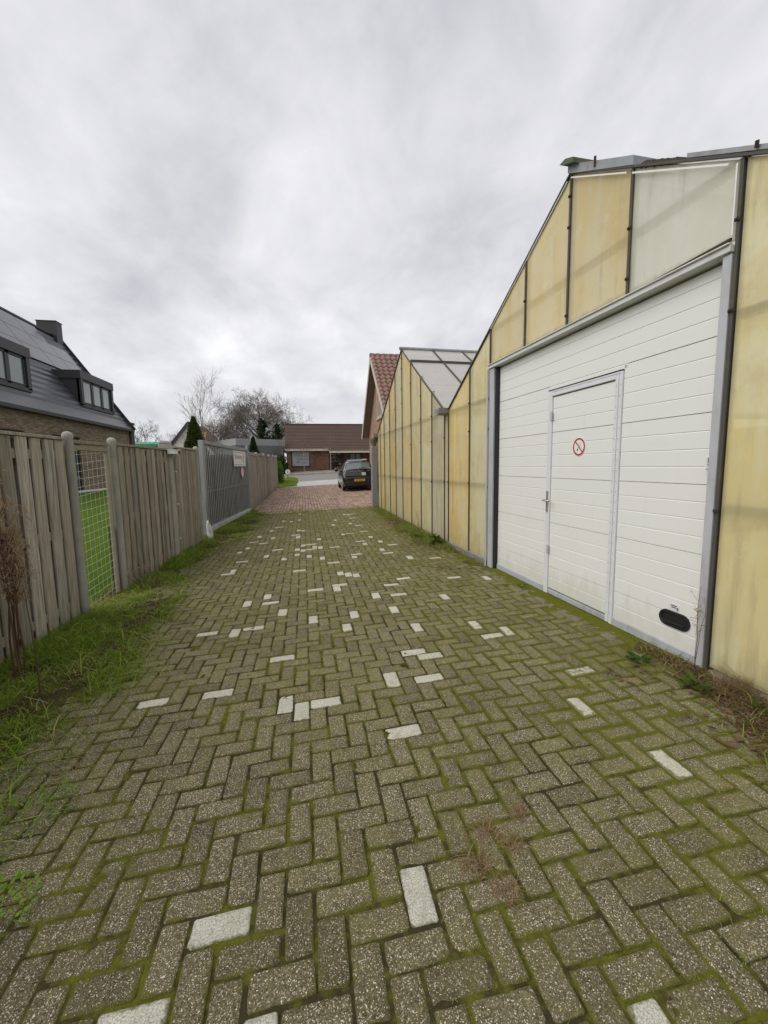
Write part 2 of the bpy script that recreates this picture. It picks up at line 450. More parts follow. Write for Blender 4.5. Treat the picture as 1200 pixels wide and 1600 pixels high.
M['gate'] = simple('grey gate steel', (0.300, 0.315, 0.320), 0.55, 0.2, 4, metal=0.25, streak=(1, 1, 0.25), dirt=(0.12, 0.12, 0.10), dirt_f=0.5)
M['screen'] = simple('dark windbreak', (0.040, 0.045, 0.047), 0.9, 0.3, 3)
M['rust'] = simple('brown rust', (0.050, 0.030, 0.022), 0.85, 0.3, 20, bump=0.3)
M['bar'] = simple('old glazing bar', (0.070, 0.062, 0.054), 0.75, 0.3, 10, dirt=(0.09, 0.095, 0.05), dirt_f=0.5)
M['lintel'] = simple('lintel paint', (0.62, 0.625, 0.61), 0.5, 0.08, 3, dirt=(0.35, 0.33, 0.27), dirt_f=0.6)
M['pipe'] = simple('grey pipe', (0.255, 0.265, 0.270), 0.6, 0.12, 4)
M['mossy_tin'] = simple('mossy ridge metal', (0.105, 0.125, 0.085), 0.9, 0.3, 12, bump=0.5, dirt=(0.06, 0.07, 0.02), dirt_f=0.7)
M['alu'] = simple('aluminium', (0.66, 0.67, 0.69), 0.45, 0.08, 4)
M['concrete'] = simple('mossy concrete', (0.170, 0.150, 0.105), 0.95, 0.3, 9, bump=0.8, bscale=90, dirt=(0.090, 0.098, 0.026), dirt_f=0.9)
def m_door():
    n = NT('white door skin'); p = n.pos()
    c = n.mix(n.noise(p, 1.3, 4), (0.715, 0.722, 0.690), (0.765, 0.770, 0.738))
    z = n.sep(p, 2)
    low = n.step(n.math('SUBTRACT', z, n.math('MULTIPLY', n.noise(n.pos((1, 2.5, 0.8)), 3.0, 6, 0.7), 0.9)), 0.05, -0.32)
    c = n.mix(n.math('MULTIPLY', low, 0.32), c, (0.44, 0.43, 0.31))
    st = n.step(n.noise(n.pos((1, 9, 0.35)), 2.2, 5, 0.6), 0.58, 0.76)
    c = n.mix(n.math('MULTIPLY', st, 0.16), c, (0.50, 0.49, 0.42))
    wood = n.noise(n.pos((1, 0.5, 7)), 55, 5, 0.6)
    return n.finish(n.pbr(c, n.math('ADD', n.math('MULTIPLY', wood, 0.2), 0.32), 0, n.bump(wood, 0.16, 0.0015), 0.45))
M['white_panel'] = m_door()
M['black'] = simple('black rubber', (0.012, 0.012, 0.013), 0.5, 0.1)
M['dark_gap'] = simple('dark inside', (0.03, 0.03, 0.032), 0.9, 0.1)
M['white'] = simple('white plastic', (0.74, 0.74, 0.72), 0.45, 0.04)
M['red'] = simple('sign red', (0.42, 0.015, 0.022), 0.45, 0.05)
M['ink'] = simple('sign ink', (0.035, 0.035, 0.04), 0.5, 0.05)
M['pale_sign'] = simple('sign board', (0.70, 0.70, 0.65), 0.5, 0.06, 5)
M['pink'] = simple('faded sign', (0.62, 0.47, 0.48), 0.6, 0.06)
M['steel'] = simple('brushed steel', (0.42, 0.41, 0.38), 0.35, 0.06, metal=0.7)

def m_pane(name, c, c2, bl=(0.70, 0.54, 0.25)):
    n = NT(name); p = n.pos()
    r = n.rnd()
    pv = n.pos((1, 3.2, 0.30)); st = n.noise(pv, 1.5, 3, 0.5)
    mo = n.noise(p, 2.4, 5, 0.6)
    col = n.mix(n.step(n.math('ADD', n.math('MULTIPLY', st, 0.6), n.math('MULTIPLY', mo, 0.4)), 0.40, 0.60), c, c2)
    col = n.mix(n.math('MULTIPLY', n.step(n.noise(n.pos((1, 4.2, 0.45)), 1.7, 6, 0.62), 0.52, 0.78), 0.50), col, (0.36, 0.33, 0.21))
    z = n.sep(p, 2)
    low = n.step(n.math('ADD', z, n.math('MULTIPLY', n.noise(n.pos((1, 6, 1)), 3.5, 4), 0.9)), 0.95, 0.35)
    col = n.mix(n.math('MULTIPLY', low, 0.55), col, (0.30, 0.29, 0.13))
    ed = n.math('MULTIPLY', n.step(n.math('ADD', n.attr('tone'), n.math('MULTIPLY', n.noise(n.pos((1, 3, 1)), 4, 4, 0.6), 0.7)), 0.75, 1.5), 0.6)
    col = n.mix(ed, col, (0.30, 0.27, 0.14))
    blot = n.noise(p, 1.1, 6, 0.68)
    col = n.mix(n.math('MULTIPLY', n.step(blot, 0.50, 0.64), 0.42), col, bl)
    col = n.mix(n.math('MULTIPLY', n.step(n.noise(p, 5.5, 6, 0.7), 0.56, 0.68), 0.40), col, (0.92, 0.89, 0.68))
    col = n.hsv(col, n.math('ADD', n.math('MULTIPLY', r, 0.14), 0.93))
    gl = n.pbr(col, 0.42, 0, n.bump(n.math('SINE', n.math('MULTIPLY', n.sep(p, 1), 260.0)), 0.10, 0.002), 0.35)
    tr = n.N.new('ShaderNodeBsdfTranslucent'); n.set(tr.inputs[0], col)
    tp = n.N.new('ShaderNodeBsdfTransparent'); n.set(tp.inputs[0], col)
    a = n.N.new('ShaderNodeMixShader'); a.inputs[0].default_value = 0.52
    n.L.new(gl, a.inputs[1]); n.L.new(tr.outputs[0], a.inputs[2])
    b = n.N.new('ShaderNodeMixShader'); b.inputs[0].default_value = 0.13
    n.L.new(a.outputs[0], b.inputs[1]); n.L.new(tp.outputs[0], b.inputs[2])
    return n.finish(b.outputs[0])
M['pane_amber'] = m_pane('amber sheet', (0.90, 0.68, 0.27), (0.90, 0.78, 0.47))
M['pane_tan'] = m_pane('tan sheet', (0.85, 0.70, 0.38), (0.84, 0.75, 0.50))
M['pane_pale'] = m_pane('pale yellow sheet', (0.91, 0.87, 0.60), (0.90, 0.79, 0.43))
M['pane_mint'] = m_pane('greenish sheet', (0.86, 0.87, 0.76), (0.82, 0.83, 0.71), (0.76, 0.76, 0.62))
M['pane_grey'] = m_pane('greyish sheet', (0.84, 0.77, 0.60), (0.77, 0.70, 0.44), (0.62, 0.52, 0.32))
def m_roofglass():
    n = NT('milky roof sheet'); p = n.pos()
    col = n.mix(n.noise(p, 2.2, 5, 0.6), (0.78, 0.77, 0.78), (0.90, 0.88, 0.885))
    col = n.mix(n.math('MULTIPLY', n.step(n.noise(p, 7, 5, 0.7), 0.55, 0.75), 0.4), col, (0.5, 0.49, 0.45))
    tr = n.N.new('ShaderNodeBsdfTranslucent'); n.set(tr.inputs[0], col)
    tp = n.N.new('ShaderNodeBsdfTransparent'); n.set(tp.inputs[0], (0.9, 0.9, 0.9))
    a = n.N.new('ShaderNodeMixShader'); a.inputs[0].default_value = 0.5
    n.L.new(n.pbr(col, 0.25, 0, None, 0.5), a.inputs[1]); n.L.new(tr.outputs[0], a.inputs[2])
    b = n.N.new('ShaderNodeMixShader'); b.inputs[0].default_value = 0.24
    n.L.new(a.outputs[0], b.inputs[1]); n.L.new(tp.outputs[0], b.inputs[2])
    return n.finish(b.outputs[0])
M['roof_sheet'] = m_roofglass()

def m_brick(name, a, b, mortar, bw, bh, wall_axis=1):
    n = NT(name); g = n.N.new('ShaderNodeNewGeometry').outputs['Position']
    sp = n.N.new('ShaderNodeSeparateXYZ'); n.L.new(g, sp.inputs[0])
    cb = n.N.new('ShaderNodeCombineXYZ')
    n.L.new(n.math('ADD', sp.outputs[0], sp.outputs[1]), cb.inputs[0])
    n.L.new(sp.outputs[2], cb.inputs[1])
    t = n.N.new('ShaderNodeTexBrick'); n.L.new(cb.outputs[0], t.inputs['Vector'])
    t.inputs['Color1'].default_value = (*a, 1); t.inputs['Color2'].default_value = (*b, 1); t.inputs['Mortar'].default_value = (*mortar, 1)
    t.inputs['Scale'].default_value = 1.0; t.inputs['Brick Width'].default_value = bw; t.inputs['Row Height'].default_value = bh
    t.inputs['Mortar Size'].default_value = 0.009; t.inputs['Bias'].default_value = -0.1
    c = n.hsv(t.outputs['Color'], n.math('ADD', n.math('MULTIPLY', n.noise(g, 5, 5, 0.7), 1.1), 0.45))
    nm = n.bump(n.math('SUBTRACT', 1.0, t.outputs['Fac']), 0.5, 0.01)
    return n.finish(n.pbr(c, 0.9, 0, nm, 0.15))
M['brick_dark'] = m_brick('dark brown brick', (0.340, 0.260, 0.190), (0.165, 0.122, 0.092), (0.13, 0.11, 0.09), 0.30, 0.058)
M['brick_red'] = m_brick('red brown brick', (0.245, 0.115, 0.078), (0.185, 0.085, 0.060), (0.20, 0.155, 0.12), 0.22, 0.065)
M['brick_salmon'] = m_brick('salmon brick', (0.400, 0.225, 0.150), (0.330, 0.180, 0.120), (0.35, 0.26, 0.19), 0.22, 0.065)
M['slate'] = simple('dark flat tile', (0.060, 0.063, 0.072), 0.38, 0.2, 3, spec=0.7)
M['solar'] = simple('solar glass', (0.045, 0.048, 0.060), 0.2, 0.08, 1.0, spec=0.8)
M['anthracite'] = simple('anthracite cladding', (0.028, 0.027, 0.030), 0.5, 0.12, 4)
def m_glass(name, c, curt=None):
    n = NT(name)
    return n.finish(n.pbr(c, 0.06, 0, None, 0.9))
M['glass'] = m_glass('window glass', (0.17, 0.20, 0.20))
M['glass_dark'] = m_glass('dark glass', (0.035, 0.042, 0.045))
M['glass_blue'] = m_glass('bluish window', (0.06, 0.09, 0.14))
M['curtain'] = m_glass('curtained window', (0.30, 0.34, 0.33))
M['tile_orange'] = simple('orange brown tile', (0.235, 0.132, 0.104), 0.8, 0.25, 5, bump=0.2, dirt=(0.12, 0.08, 0.06), dirt_f=0.6)
M['tile_brown'] = simple('brown roof tile', (0.085, 0.050, 0.039), 0.85, 0.3, 1.2, streak=(1, 1, 1), dirt=(0.062, 0.068, 0.026), dirt_f=0.5)
M['cream'] = simple('cream paint', (0.52, 0.47, 0.39), 0.6, 0.08, 4)
M['soffit'] = simple('grey brown soffit', (0.235, 0.205, 0.165), 0.8, 0.15, 4)
M['white_wall'] = simple('white render', (0.66, 0.65, 0.60), 0.9, 0.08, 2)
M['grey_wall'] = simple('grey cladding', (0.120, 0.130, 0.132), 0.8, 0.15, 3)
M['grey_fascia'] = simple('pale grey fascia', (0.27, 0.275, 0.285), 0.7, 0.1, 3)
M['door_dark'] = simple('dark door', (0.035, 0.028, 0.025), 0.5, 0.1)
M['asphalt'] = simple('asphalt', (0.215, 0.200, 0.185), 0.9, 0.15, 0.7, bump=0.3, bscale=200)
M['apron'] = simple('pale paving', (0.44, 0.43, 0.41), 0.9, 0.3, 1.1, bump=0.3, bscale=120)
M['footpath'] = simple('reddish path', (0.27, 0.20, 0.165), 0.9, 0.15, 1.5)
M['kerb'] = simple('kerb stone', (0.34, 0.33, 0.30), 0.9, 0.12, 4)
M['bark'] = simple('grey bark', (0.150, 0.130, 0.105), 0.95, 0.3, 6, bump=0.4)
M['birch'] = simple('birch bark', (0.27, 0.235, 0.195), 0.9, 0.3, 6, streak=(1, 1, 3))
M['twig'] = simple('twigs', (0.165, 0.145, 0.120), 0.95, 0.2, 3)
M['carpaint'] = simple('black car paint', (0.010, 0.011, 0.013), 0.18, 0.05, spec=0.5, Coat_Weight=0.7, Coat_Roughness=0.04)
M['carplastic'] = simple('black plastic', (0.018, 0.018, 0.019), 0.6, 0.1)
M['tyre'] = simple('tyre', (0.015, 0.015, 0.015), 0.85, 0.1)
M['rim'] = simple('silver wheel', (0.45, 0.45, 0.46), 0.35, 0.1, metal=0.6)
M['lamp_red'] = simple('lamp red', (0.22, 0.012, 0.014), 0.2, 0.05)
M['chrome'] = simple('chrome', (0.7, 0.7, 0.7), 0.15, 0.03, metal=0.95)
M['plate'] = simple('plate yellow', (0.62, 0.41, 0.03), 0.5, 0.05)
M['tarp'] = simple('green sheet', (0.075, 0.33, 0.20), 0.6, 0.2, 2)
M['tin'] = simple('dull tin', (0.14, 0.13, 0.11), 0.8, 0.2, 4)
M['dead_leaf'] = simple('dead leaf', (0.12, 0.062, 0.032), 0.85, 0.4, 30)
M['bag'] = simple('white bag', (0.62, 0.62, 0.60), 0.5, 0.1, 20)
M['orange'] = simple('orange tile', (0.42, 0.17, 0.075), 0.85, 0.2, 4)

# ------------------------------------------------------------------ ground, lane, road
def terrain(x, y):
    x = np.asarray(x, float); y = np.asarray(y, float)
    a = zg(x, y); b = lawn_z(x, y)
    t = np.clip((y - 30) / 7, 0, 1); t = t * t * (3 - 2 * t)
    return np.where(x < -2.6, b * (1 - t) + a * t, a)
def geo(a, b, n, first):
    """n steps from a to b growing geometrically"""
    r = np.geomspace(first, first + abs(b - a), n) - first
    return a + np.sign(b - a) * r

xs = np.concatenate([geo(-12, -900, 14, 6)[::-1], np.linspace(-11, 8, 39), geo(9, 900, 14, 6)])
ys = np.concatenate([geo(-4, -300, 8, 6)[::-1], np.linspace(-3, 52, 56), geo(54, 1500, 16, 6)])
props(link('ground', grid_mesh('ground', xs, ys, lambda X, Y: terrain(X, Y) - 0.07, [M['ground']])), kind='structure', label='rough grassy ground around the lane and the houses')
lx = np.linspace(-11.2, -2.66, 60); ly = np.concatenate([np.linspace(-2, 14, 90), np.linspace(14.4, 30, 40)])
props(link('lawn', grid_mesh('lawn', lx, ly, lambda X, Y: terrain(X, Y) + 0.02 * (fbm(X * 1.5, Y * 1.5, 5) - 0.5), [M['lawn']])), kind='structure', label='bright green lawn behind the board fence')

U, OX, OY = 0.110, 1.8245, 2.21
Y_END = 13.75
def wall_x(y): return 2.774 - 0.0346 * (np.asarray(y, float) - 2.418)

def bed_z(X, Y):
    n = fbm(X * 14, Y * 14, 31, 3); big = fbm(X * 2.2, Y * 2.2, 77, 3)
    return zg(X, Y) - 0.0092 + 0.0135 * (n - 0.45) * (0.35 + 1.3 * big) + 0.003 * vnoise(X * 95, Y * 95, 3)
def make_lane():
    gx = np.linspace(-2.5, 2.95, 330); gy = np.concatenate([np.linspace(0.1, 3.2, 215), np.linspace(3.23, 6.5, 110), np.linspace(6.56, Y_END + 0.02, 90)])
    lane = props(link('lane', grid_mesh('lane', gx, gy, bed_z, [M['moss']])), kind='structure', label='lane of grey herringbone concrete pavers with mossy joints')
    white_cells = set()
    for t in WHITE.split():
        a, b = t[:-1].split(','); white_cells.add((int(a), int(b), t[-1]))
    # block shapes, long side along x; rings: bottom, outer, chamfer, inner
    def shape(r, white):
        L, W = 0.2105 * r.uniform(0.98, 1.0), 0.1008 * r.uniform(0.975, 1.005)
        cut = r.uniform(0.004, 0.009); cc = [1.0, 1.0, 1.0, 1.0]
        if r.random() < 0.35: cc[r.randrange(4)] = r.uniform(1.4, 2.6)
        def ring(ins, z, c):
            a, b = L / 2 - ins, W / 2 - ins
            c0, c1, c2, c3 = (c * q for q in cc)
            pts = [(-a + c0, -b), (a - c1, -b), (a, -b + c1), (a, b - c2), (a - c2, b), (-a + c3, b), (-a, b - c3), (-a, -b + c0)]
            return [(p[0] + r.uniform(-1, 1) * 0.0018, p[1] + r.uniform(-1, 1) * 0.0018, z + r.uniform(-1, 1) * 0.0007) for p in pts]
        ch = r.uniform(0.003, 0.007)
        R0 = ring(0, -0.055, cut); R1 = ring(0, -ch, cut); R2 = ring(ch, 0.0, cut * 0.8); R3 = ring(0.022, 0.0008, cut * 0.5)
        V = R0 + R1 + R2 + R3
        Q = []
        for k in range(3):
            for i in range(8): Q.append((k * 8 + i, k * 8 + (i + 1) % 8, (k + 1) * 8 + (i + 1) % 8, (k + 1) * 8 + i))
        Q += [(24, 25, 26, 31), (31, 26, 27, 30), (30, 27, 28, 29)]
        edge = [1.0] * 8 + [0.95] * 8 + [0.62] * 8 + [0.0] * 8
        return np.array(V), np.array(Q), np.array(edge)
    r = random.Random(4)
    dark = [shape(r, False) for _ in range(22)]; wh = [shape(r, True) for _ in range(6)]
    dtone = [r.uniform(0.25, 0.80) for _ in dark]; wtone = [r.uniform(0.40, 0.60) for _ in wh]
    dm = [np_mesh('paving_block', V, Q, mats=[M['block']], tone=[t] * len(V), attrs={'edge': e}) for (V, Q, e), t in zip(dark, dtone)]
    wm = [np_mesh('white_paving_block', V, Q, mats=[M['white_block']], tone=[t] * len(V), attrs={'edge': e}) for (V, Q, e), t in zip(wh, wtone)]
    blocks = []
    for j in range(-3, 126):
        for i in range(-26, 30):
            c = (i + j) % 4
            if c == 0: x, y, o = (i + 1 + OX) * U, (j + 0.5 + OY) * U, 'H'
            elif c == 2: x, y, o = (i + 0.5 + OX) * U, (j + 1 + OY) * U, 'V'
            else: continue
            if x < -2.45 or x > wall_x(y) - 0.22 or y < 0.1 or y > Y_END - (0.06 if o == 'H' else 0.11): continue
            blocks.append((x, y, o, (i, j, o) in white_cells))
    cam = Vector((0, 0, 1.614)); hd = math.radians(10.75)
    def seen(x, y):
        cx = x * math.cos(hd) - y * math.sin(hd); cy = x * math.sin(hd) + y * math.cos(hd)
        return cy > 0.98 and abs(cx) < cy * 0.96 + 0.15 and x > -1.75 and x < wall_x(y) - 0.3
    order = sorted(range(len(blocks)), key=lambda k: (not seen(*blocks[k][:2]), math.hypot(blocks[k][0], blocks[k][1])))
    single = set(order[:300])
    VV = []; QQ = []; TT = []; EE = []; MI = []; nv = 0
    for k, (x, y, o, w) in enumerate(blocks):
        z = float(zg(x, y)) + r.uniform(-0.0034, 0.0030) + 0.006 * (float(fbm(x * 0.9, y * 0.9, 9)) - 0.5)
        rz = (0 if o == 'H' else math.pi / 2) + math.radians(r.gauss(0, 0.8)) + (math.pi if r.random() < 0.5 else 0)
        ax, ay = math.radians(r.gauss(0, 0.75)), math.radians(r.gauss(0, 0.75)) - 0.037
        x += r.gauss(0, 0.0018); y += r.gauss(0, 0.0018)
        q = r.randrange(len(wm) if w else len(dm))
        Rm = Matrix.Rotation(ay, 4, 'Y') @ Matrix.Rotation(ax, 4, 'X') @ Matrix.Rotation(rz, 4, 'Z')
        if k in single:
            ob = link('white_paving_block' if w else 'paving_block', (wm if w else dm)[q], lane)
            ob.matrix_local = Matrix.Translation((x, y, z)) @ Rm
        else:
            V, Q, e = (wh if w else dark)[q]
            P = V @ np.array(Rm.to_3x3()).T + np.array([x, y, z])
            VV.append(P); QQ.append(Q + nv); nv += len(V); EE.append(e)
            TT.append(np.full(len(V), wtone[q] if w else r.uniform(0.15, 0.85))); MI.append(np.full(len(Q), 1 if w else 0))
    me = np_mesh('distant_paving_blocks', np.concatenate(VV), np.concatenate(QQ), mats=[M['block'], M['white_block']], tone=np.concatenate(TT), attrs={'edge': np.concatenate(EE)}, midx=np.concatenate(MI))
    props(link('distant_paving_blocks', me, lane), kind='stuff')
WHITE = "-4,6V -8,8H 1,9V -6,10H 6,4V 14,12V 13,17V 2,18H 15,21H -3,21V -4,22V -2,22H 5,23H 3,23V -9,25H -13,25H 6,26H 5,27H 14,28V 12,28H -5,29H 12,30V 7,31V 1,33V -9,35V -8,36H -2,36V 6,36V 2,36V -12,36H 12,38V -5,39V 7,41H 5,41V 19,43V -9,43V -7,43H 7,45H 1,45V 15,45H -7,45V -2,46H 1,47H 9,47H 4,50V 3,51V 2,52V 16,56H -4,56H 13,57V -14,58H -13,59V 1,59H 5,61V 10,62H 0,62V 5,63H -6,64V -2,64V 10,64V -13,65H -4,66V -9,67V 12,68H -3,69V 0,70V 2,70H 8,70V -2,70H -4,70V -1,71V 11,71V -14,72V -8,72H 7,73H -3,73V -2,74H -13,75V 10,76V 0,78V -11,79H 5,81V -13,81H 6,82H -4,82V 9,83H -9,83V -5,85H -12,86V -3,89V -4,90V 9,91H -10,92V 8,94V 4,94V -9,97H 5,101V 9,103H -6,104V -8,106V -4,106V 9,109V 8,110V 10,110H -1,121H 7,123V -6,124V -4,118V 4,120H -2,116H"
make_lane()

def make_drive():
    x0, x1, y0, y1 = -2.05, 7.4, Y_END + 0.03, 26.35
    bed = props(link('brick_drive', grid_mesh('brick_drive', np.linspace(x0, x1, 50), np.linspace(y0, y1, 60), lambda X, Y: zg(X, Y) - 0.012, [simple('sand joint', (0.10, 0.085, 0.05), 0.95, 0.3, 8)])), kind='structure', label='drive of reddish bricks laid lengthwise')
    bw, bl = 0.108, 0.214
    V = []; Q = []; T = []; E = []; n = 0
    base = np.array([(-1, -1), (1, -1), (1, 1), (-1, 1)], float)
    q0 = np.array([(4, 5, 6, 7), (0, 1, 5, 4), (1, 2, 6, 5), (2, 3, 7, 6), (3, 0, 4, 7)])
    cols = int((x1 - x0) / bw); rows = int((y1 - y0) / bl)
    for c in range(cols):
        xx = x0 + (c + 0.5) * bw
        for k in range(rows):
            yy = y0 + (k + 0.5 + (0.5 if c % 2 else 0)) * bl
            if yy > y1 - 0.05: continue
            if xx > 2.6 and yy < 14.2: continue
            z = float(zg(xx, yy)) + rng.uniform(-0.002, 0.002)
            lo = base * [bw / 2 - 0.005, bl / 2 - 0.005]; hi = base * [bw / 2 - 0.009, bl / 2 - 0.009]
            tx, ty = rng.normal(0, 0.01, 2)
            v = [(xx + a, yy + b, z - 0.03) for a, b in lo] + [(xx + a, yy + b, z + a * tx + b * ty) for a, b in hi]
            V += v; Q.append(q0 + n); n += 8; t = rng.uniform(0, 1); T += [t] * 8; E += [1] * 4 + [0.2] * 4
    me = np_mesh('drive_bricks', V, np.concatenate(Q), mats=[M['red_block']], tone=T, attrs={'edge': E})
    props(link('drive_bricks', me, bed), kind='stuff')
make_drive()

def sheet(name, x0, x1, y0, y1, dz, mat, label, nx=30, ny=10):
    return props(link(name, grid_mesh(name, np.linspace(x0, x1, nx), np.linspace(y0, y1, ny), lambda X, Y: zg(X, Y) + dz, [mat])), kind='structure', label=label)
sheet('apron', -1.2, 9, 26.37, 31.2, -0.004, M['apron'], 'pale worn paving between the brick drive and the road')
sheet('road', -60, 60, 31.2, 40.0, 0.0, M['asphalt'], 'grey asphalt road crossing at the end of the lane')
mb = MB()
for y, h in ((40.0, 0.10), (43.4, 0.22)):
    for k in range(-60, 60):
        x = k * 1.0
        z = float(zg(x, y)); mb.box((x + 0.005, y, z - 0.1), (x + 0.995, y + 0.16, z + h))
mb.build('kerb', M['kerb'], kind='structure', label='low kerb along the far side of the road')
sheet('footpath', -60, 60, 40.16, 43.4, 0.10, M['footpath'], 'reddish footpath in front of the low brown house')
sheet('planting_bed', -30, 30, 43.56, 52, 0.20, M['verge'], 'dark planting bed below the front wall of the low house')
# grass plot at the corner of the road
gx = np.linspace(-30, -0.35, 50); gy = np.linspace(26.6, 36.2, 24)
def plot_z(X, Y):
    edge = np.clip((-0.35 - X) / 0.6, 0, 1) * np.clip((Y - 26.6) / 0.5, 0, 1) * np.clip((36.2 - Y) / 1, 0, 1)
    return zg(X, Y) - 0.03 + 0.12 * edge + 0.06 * (fbm(X, Y, 6) - 0.5)
props(link('roadside_grass', grid_mesh('roadside_grass', gx, gy, plot_z, [M['lawn']])), kind='structure', label='small grass plot at the corner of the road')

# verge strips: soil that runs out over the outer pavers
def left_edge(y): return np.interp(y, [0, 1.2, 2.1, 2.7, 3.2, 4.2, 6.0, 7.6, 11.1, 13.5, 14.5], [-1.62, -1.52, -1.45, -1.42, -1.32, -1.34, -1.55, -1.58, -1.25, -1.08, -1.40])
def right_edge(y): return np.interp(y, [0, 1.0, 1.45, 1.95, 2.4, 2.9, 3.3, 4.9, 6.4, 7.0, 7.7, 9.5, 11.3, 13.2], [2.02, 2.05, 2.12, 2.30, 2.46, 2.62, 2.72, 2.72, 2.52, 2.12, 1.92, 1.90, 1.98, 1.95])
def verge_left(X, Y):
    n = fbm(X * 5, Y * 5, 21, 4)
    d = left_edge(Y) - X + 0.75 * (fbm(X * 2.3, Y * 2.3, 8, 3) - 0.5) + 0.25 * (fbm(X * 9, Y * 9, 28, 2) - 0.5)
    return zg(X, Y) - 0.030 + np.clip(d * 0.09, -0.02, 0.05) + 0.035 * (n - 0.4) * np.clip(d * 3, 0, 1)
def verge_right(X, Y):
    n = fbm(X * 6, Y * 6, 41, 4)
    d = X - right_edge(Y) + 0.35 * (fbm(X * 2.9, Y * 2.9, 18, 3) - 0.5)
    return zg(X, Y) - 0.030 + np.clip(d * 0.11, -0.02, 0.045) + 0.05 * (n - 0.4) * np.clip(d * 3, 0, 1)
props(link('grass_verge', grid_mesh('grass_verge', np.linspace(-2.9, -0.95, 90), np.linspace(0.2, 15.2, 460), verge_left, [M['verge']])), kind='structure', label='earthy grass verge along the foot of the board fence')
props(link('wall_verge', grid_mesh('wall_verge', np.linspace(1.55, 3.1, 90), np.linspace(0.2, 13.7, 480), lambda X, Y: np.where(X > wall_x(Y) - 0.02, zg(X, Y) - 0.06, verge_right(X, Y)), [M['litter']])), kind='structure', label='strip of earth and dead needles along the greenhouse wall')

# ------------------------------------------------------------------ grass and litter
def blades(n, pts, h, width, lean, tone, bend=0.6, seed=0):
    """pts (n,3); h, width, tone arrays; every blade is three short quads bending over"""
    r = np.random.default_rng(seed)
    a = r.uniform(0, 2 * math.pi, n); la = r.uniform(0, 2 * math.pi, n)
    ln = lean * r.uniform(0.3, 1.0, n)
    side = np.stack([np.cos(a), np.sin(a), np.zeros(n)], -1) * (width / 2)[:, None]
    dirx = np.stack([np.cos(la), np.sin(la), np.zeros(n)], -1)
    lv = []
    for t, w in ((0, 1.0), (0.38, 0.85), (0.74, 0.55), (1.0, 0.12)):
        off = dirx * (h * ln * (t ** 1.7) * 1.0)[:, None]
        up = h * (t - bend * ln * t ** 2.4 * 0.75)
        c = pts + off; c = c + np.stack([np.zeros(n), np.zeros(n), up], -1)
        lv.append(c - side * w); lv.append(c + side * w)
    V = np.stack(lv, 1).reshape(-1, 3)
    b = (np.arange(n) * 8)[:, None]
    Q = np.concatenate([b + np.array([[0, 1, 3, 2]]), b + np.array([[2, 3, 5, 4]]), b + np.array([[4, 5, 7, 6]])], 0)
    return V, Q, np.repeat(tone, 8)
def scatter_left(n, seed):
    r = np.random.default_rng(seed)
    y = 1.2 + (15 - 1.2) * r.random(n) ** 1.1; x = r.uniform(-2.75, -1.05, n)
    d = left_edge(y) - x + 0.75 * (fbm(x * 2.3, y * 2.3, 8, 3) - 0.5) + 0.25 * (fbm(x * 9, y * 9, 28, 2) - 0.5)
    dens = np.clip(d * 1.6 + 0.08, 0, 1) * np.clip((fbm(x * 2.1, y * 2.1, 14, 4) - 0.36) * 5.5, 0.04, 1)
    k = r.random(n) < dens
    return x[k], y[k], d[k], r
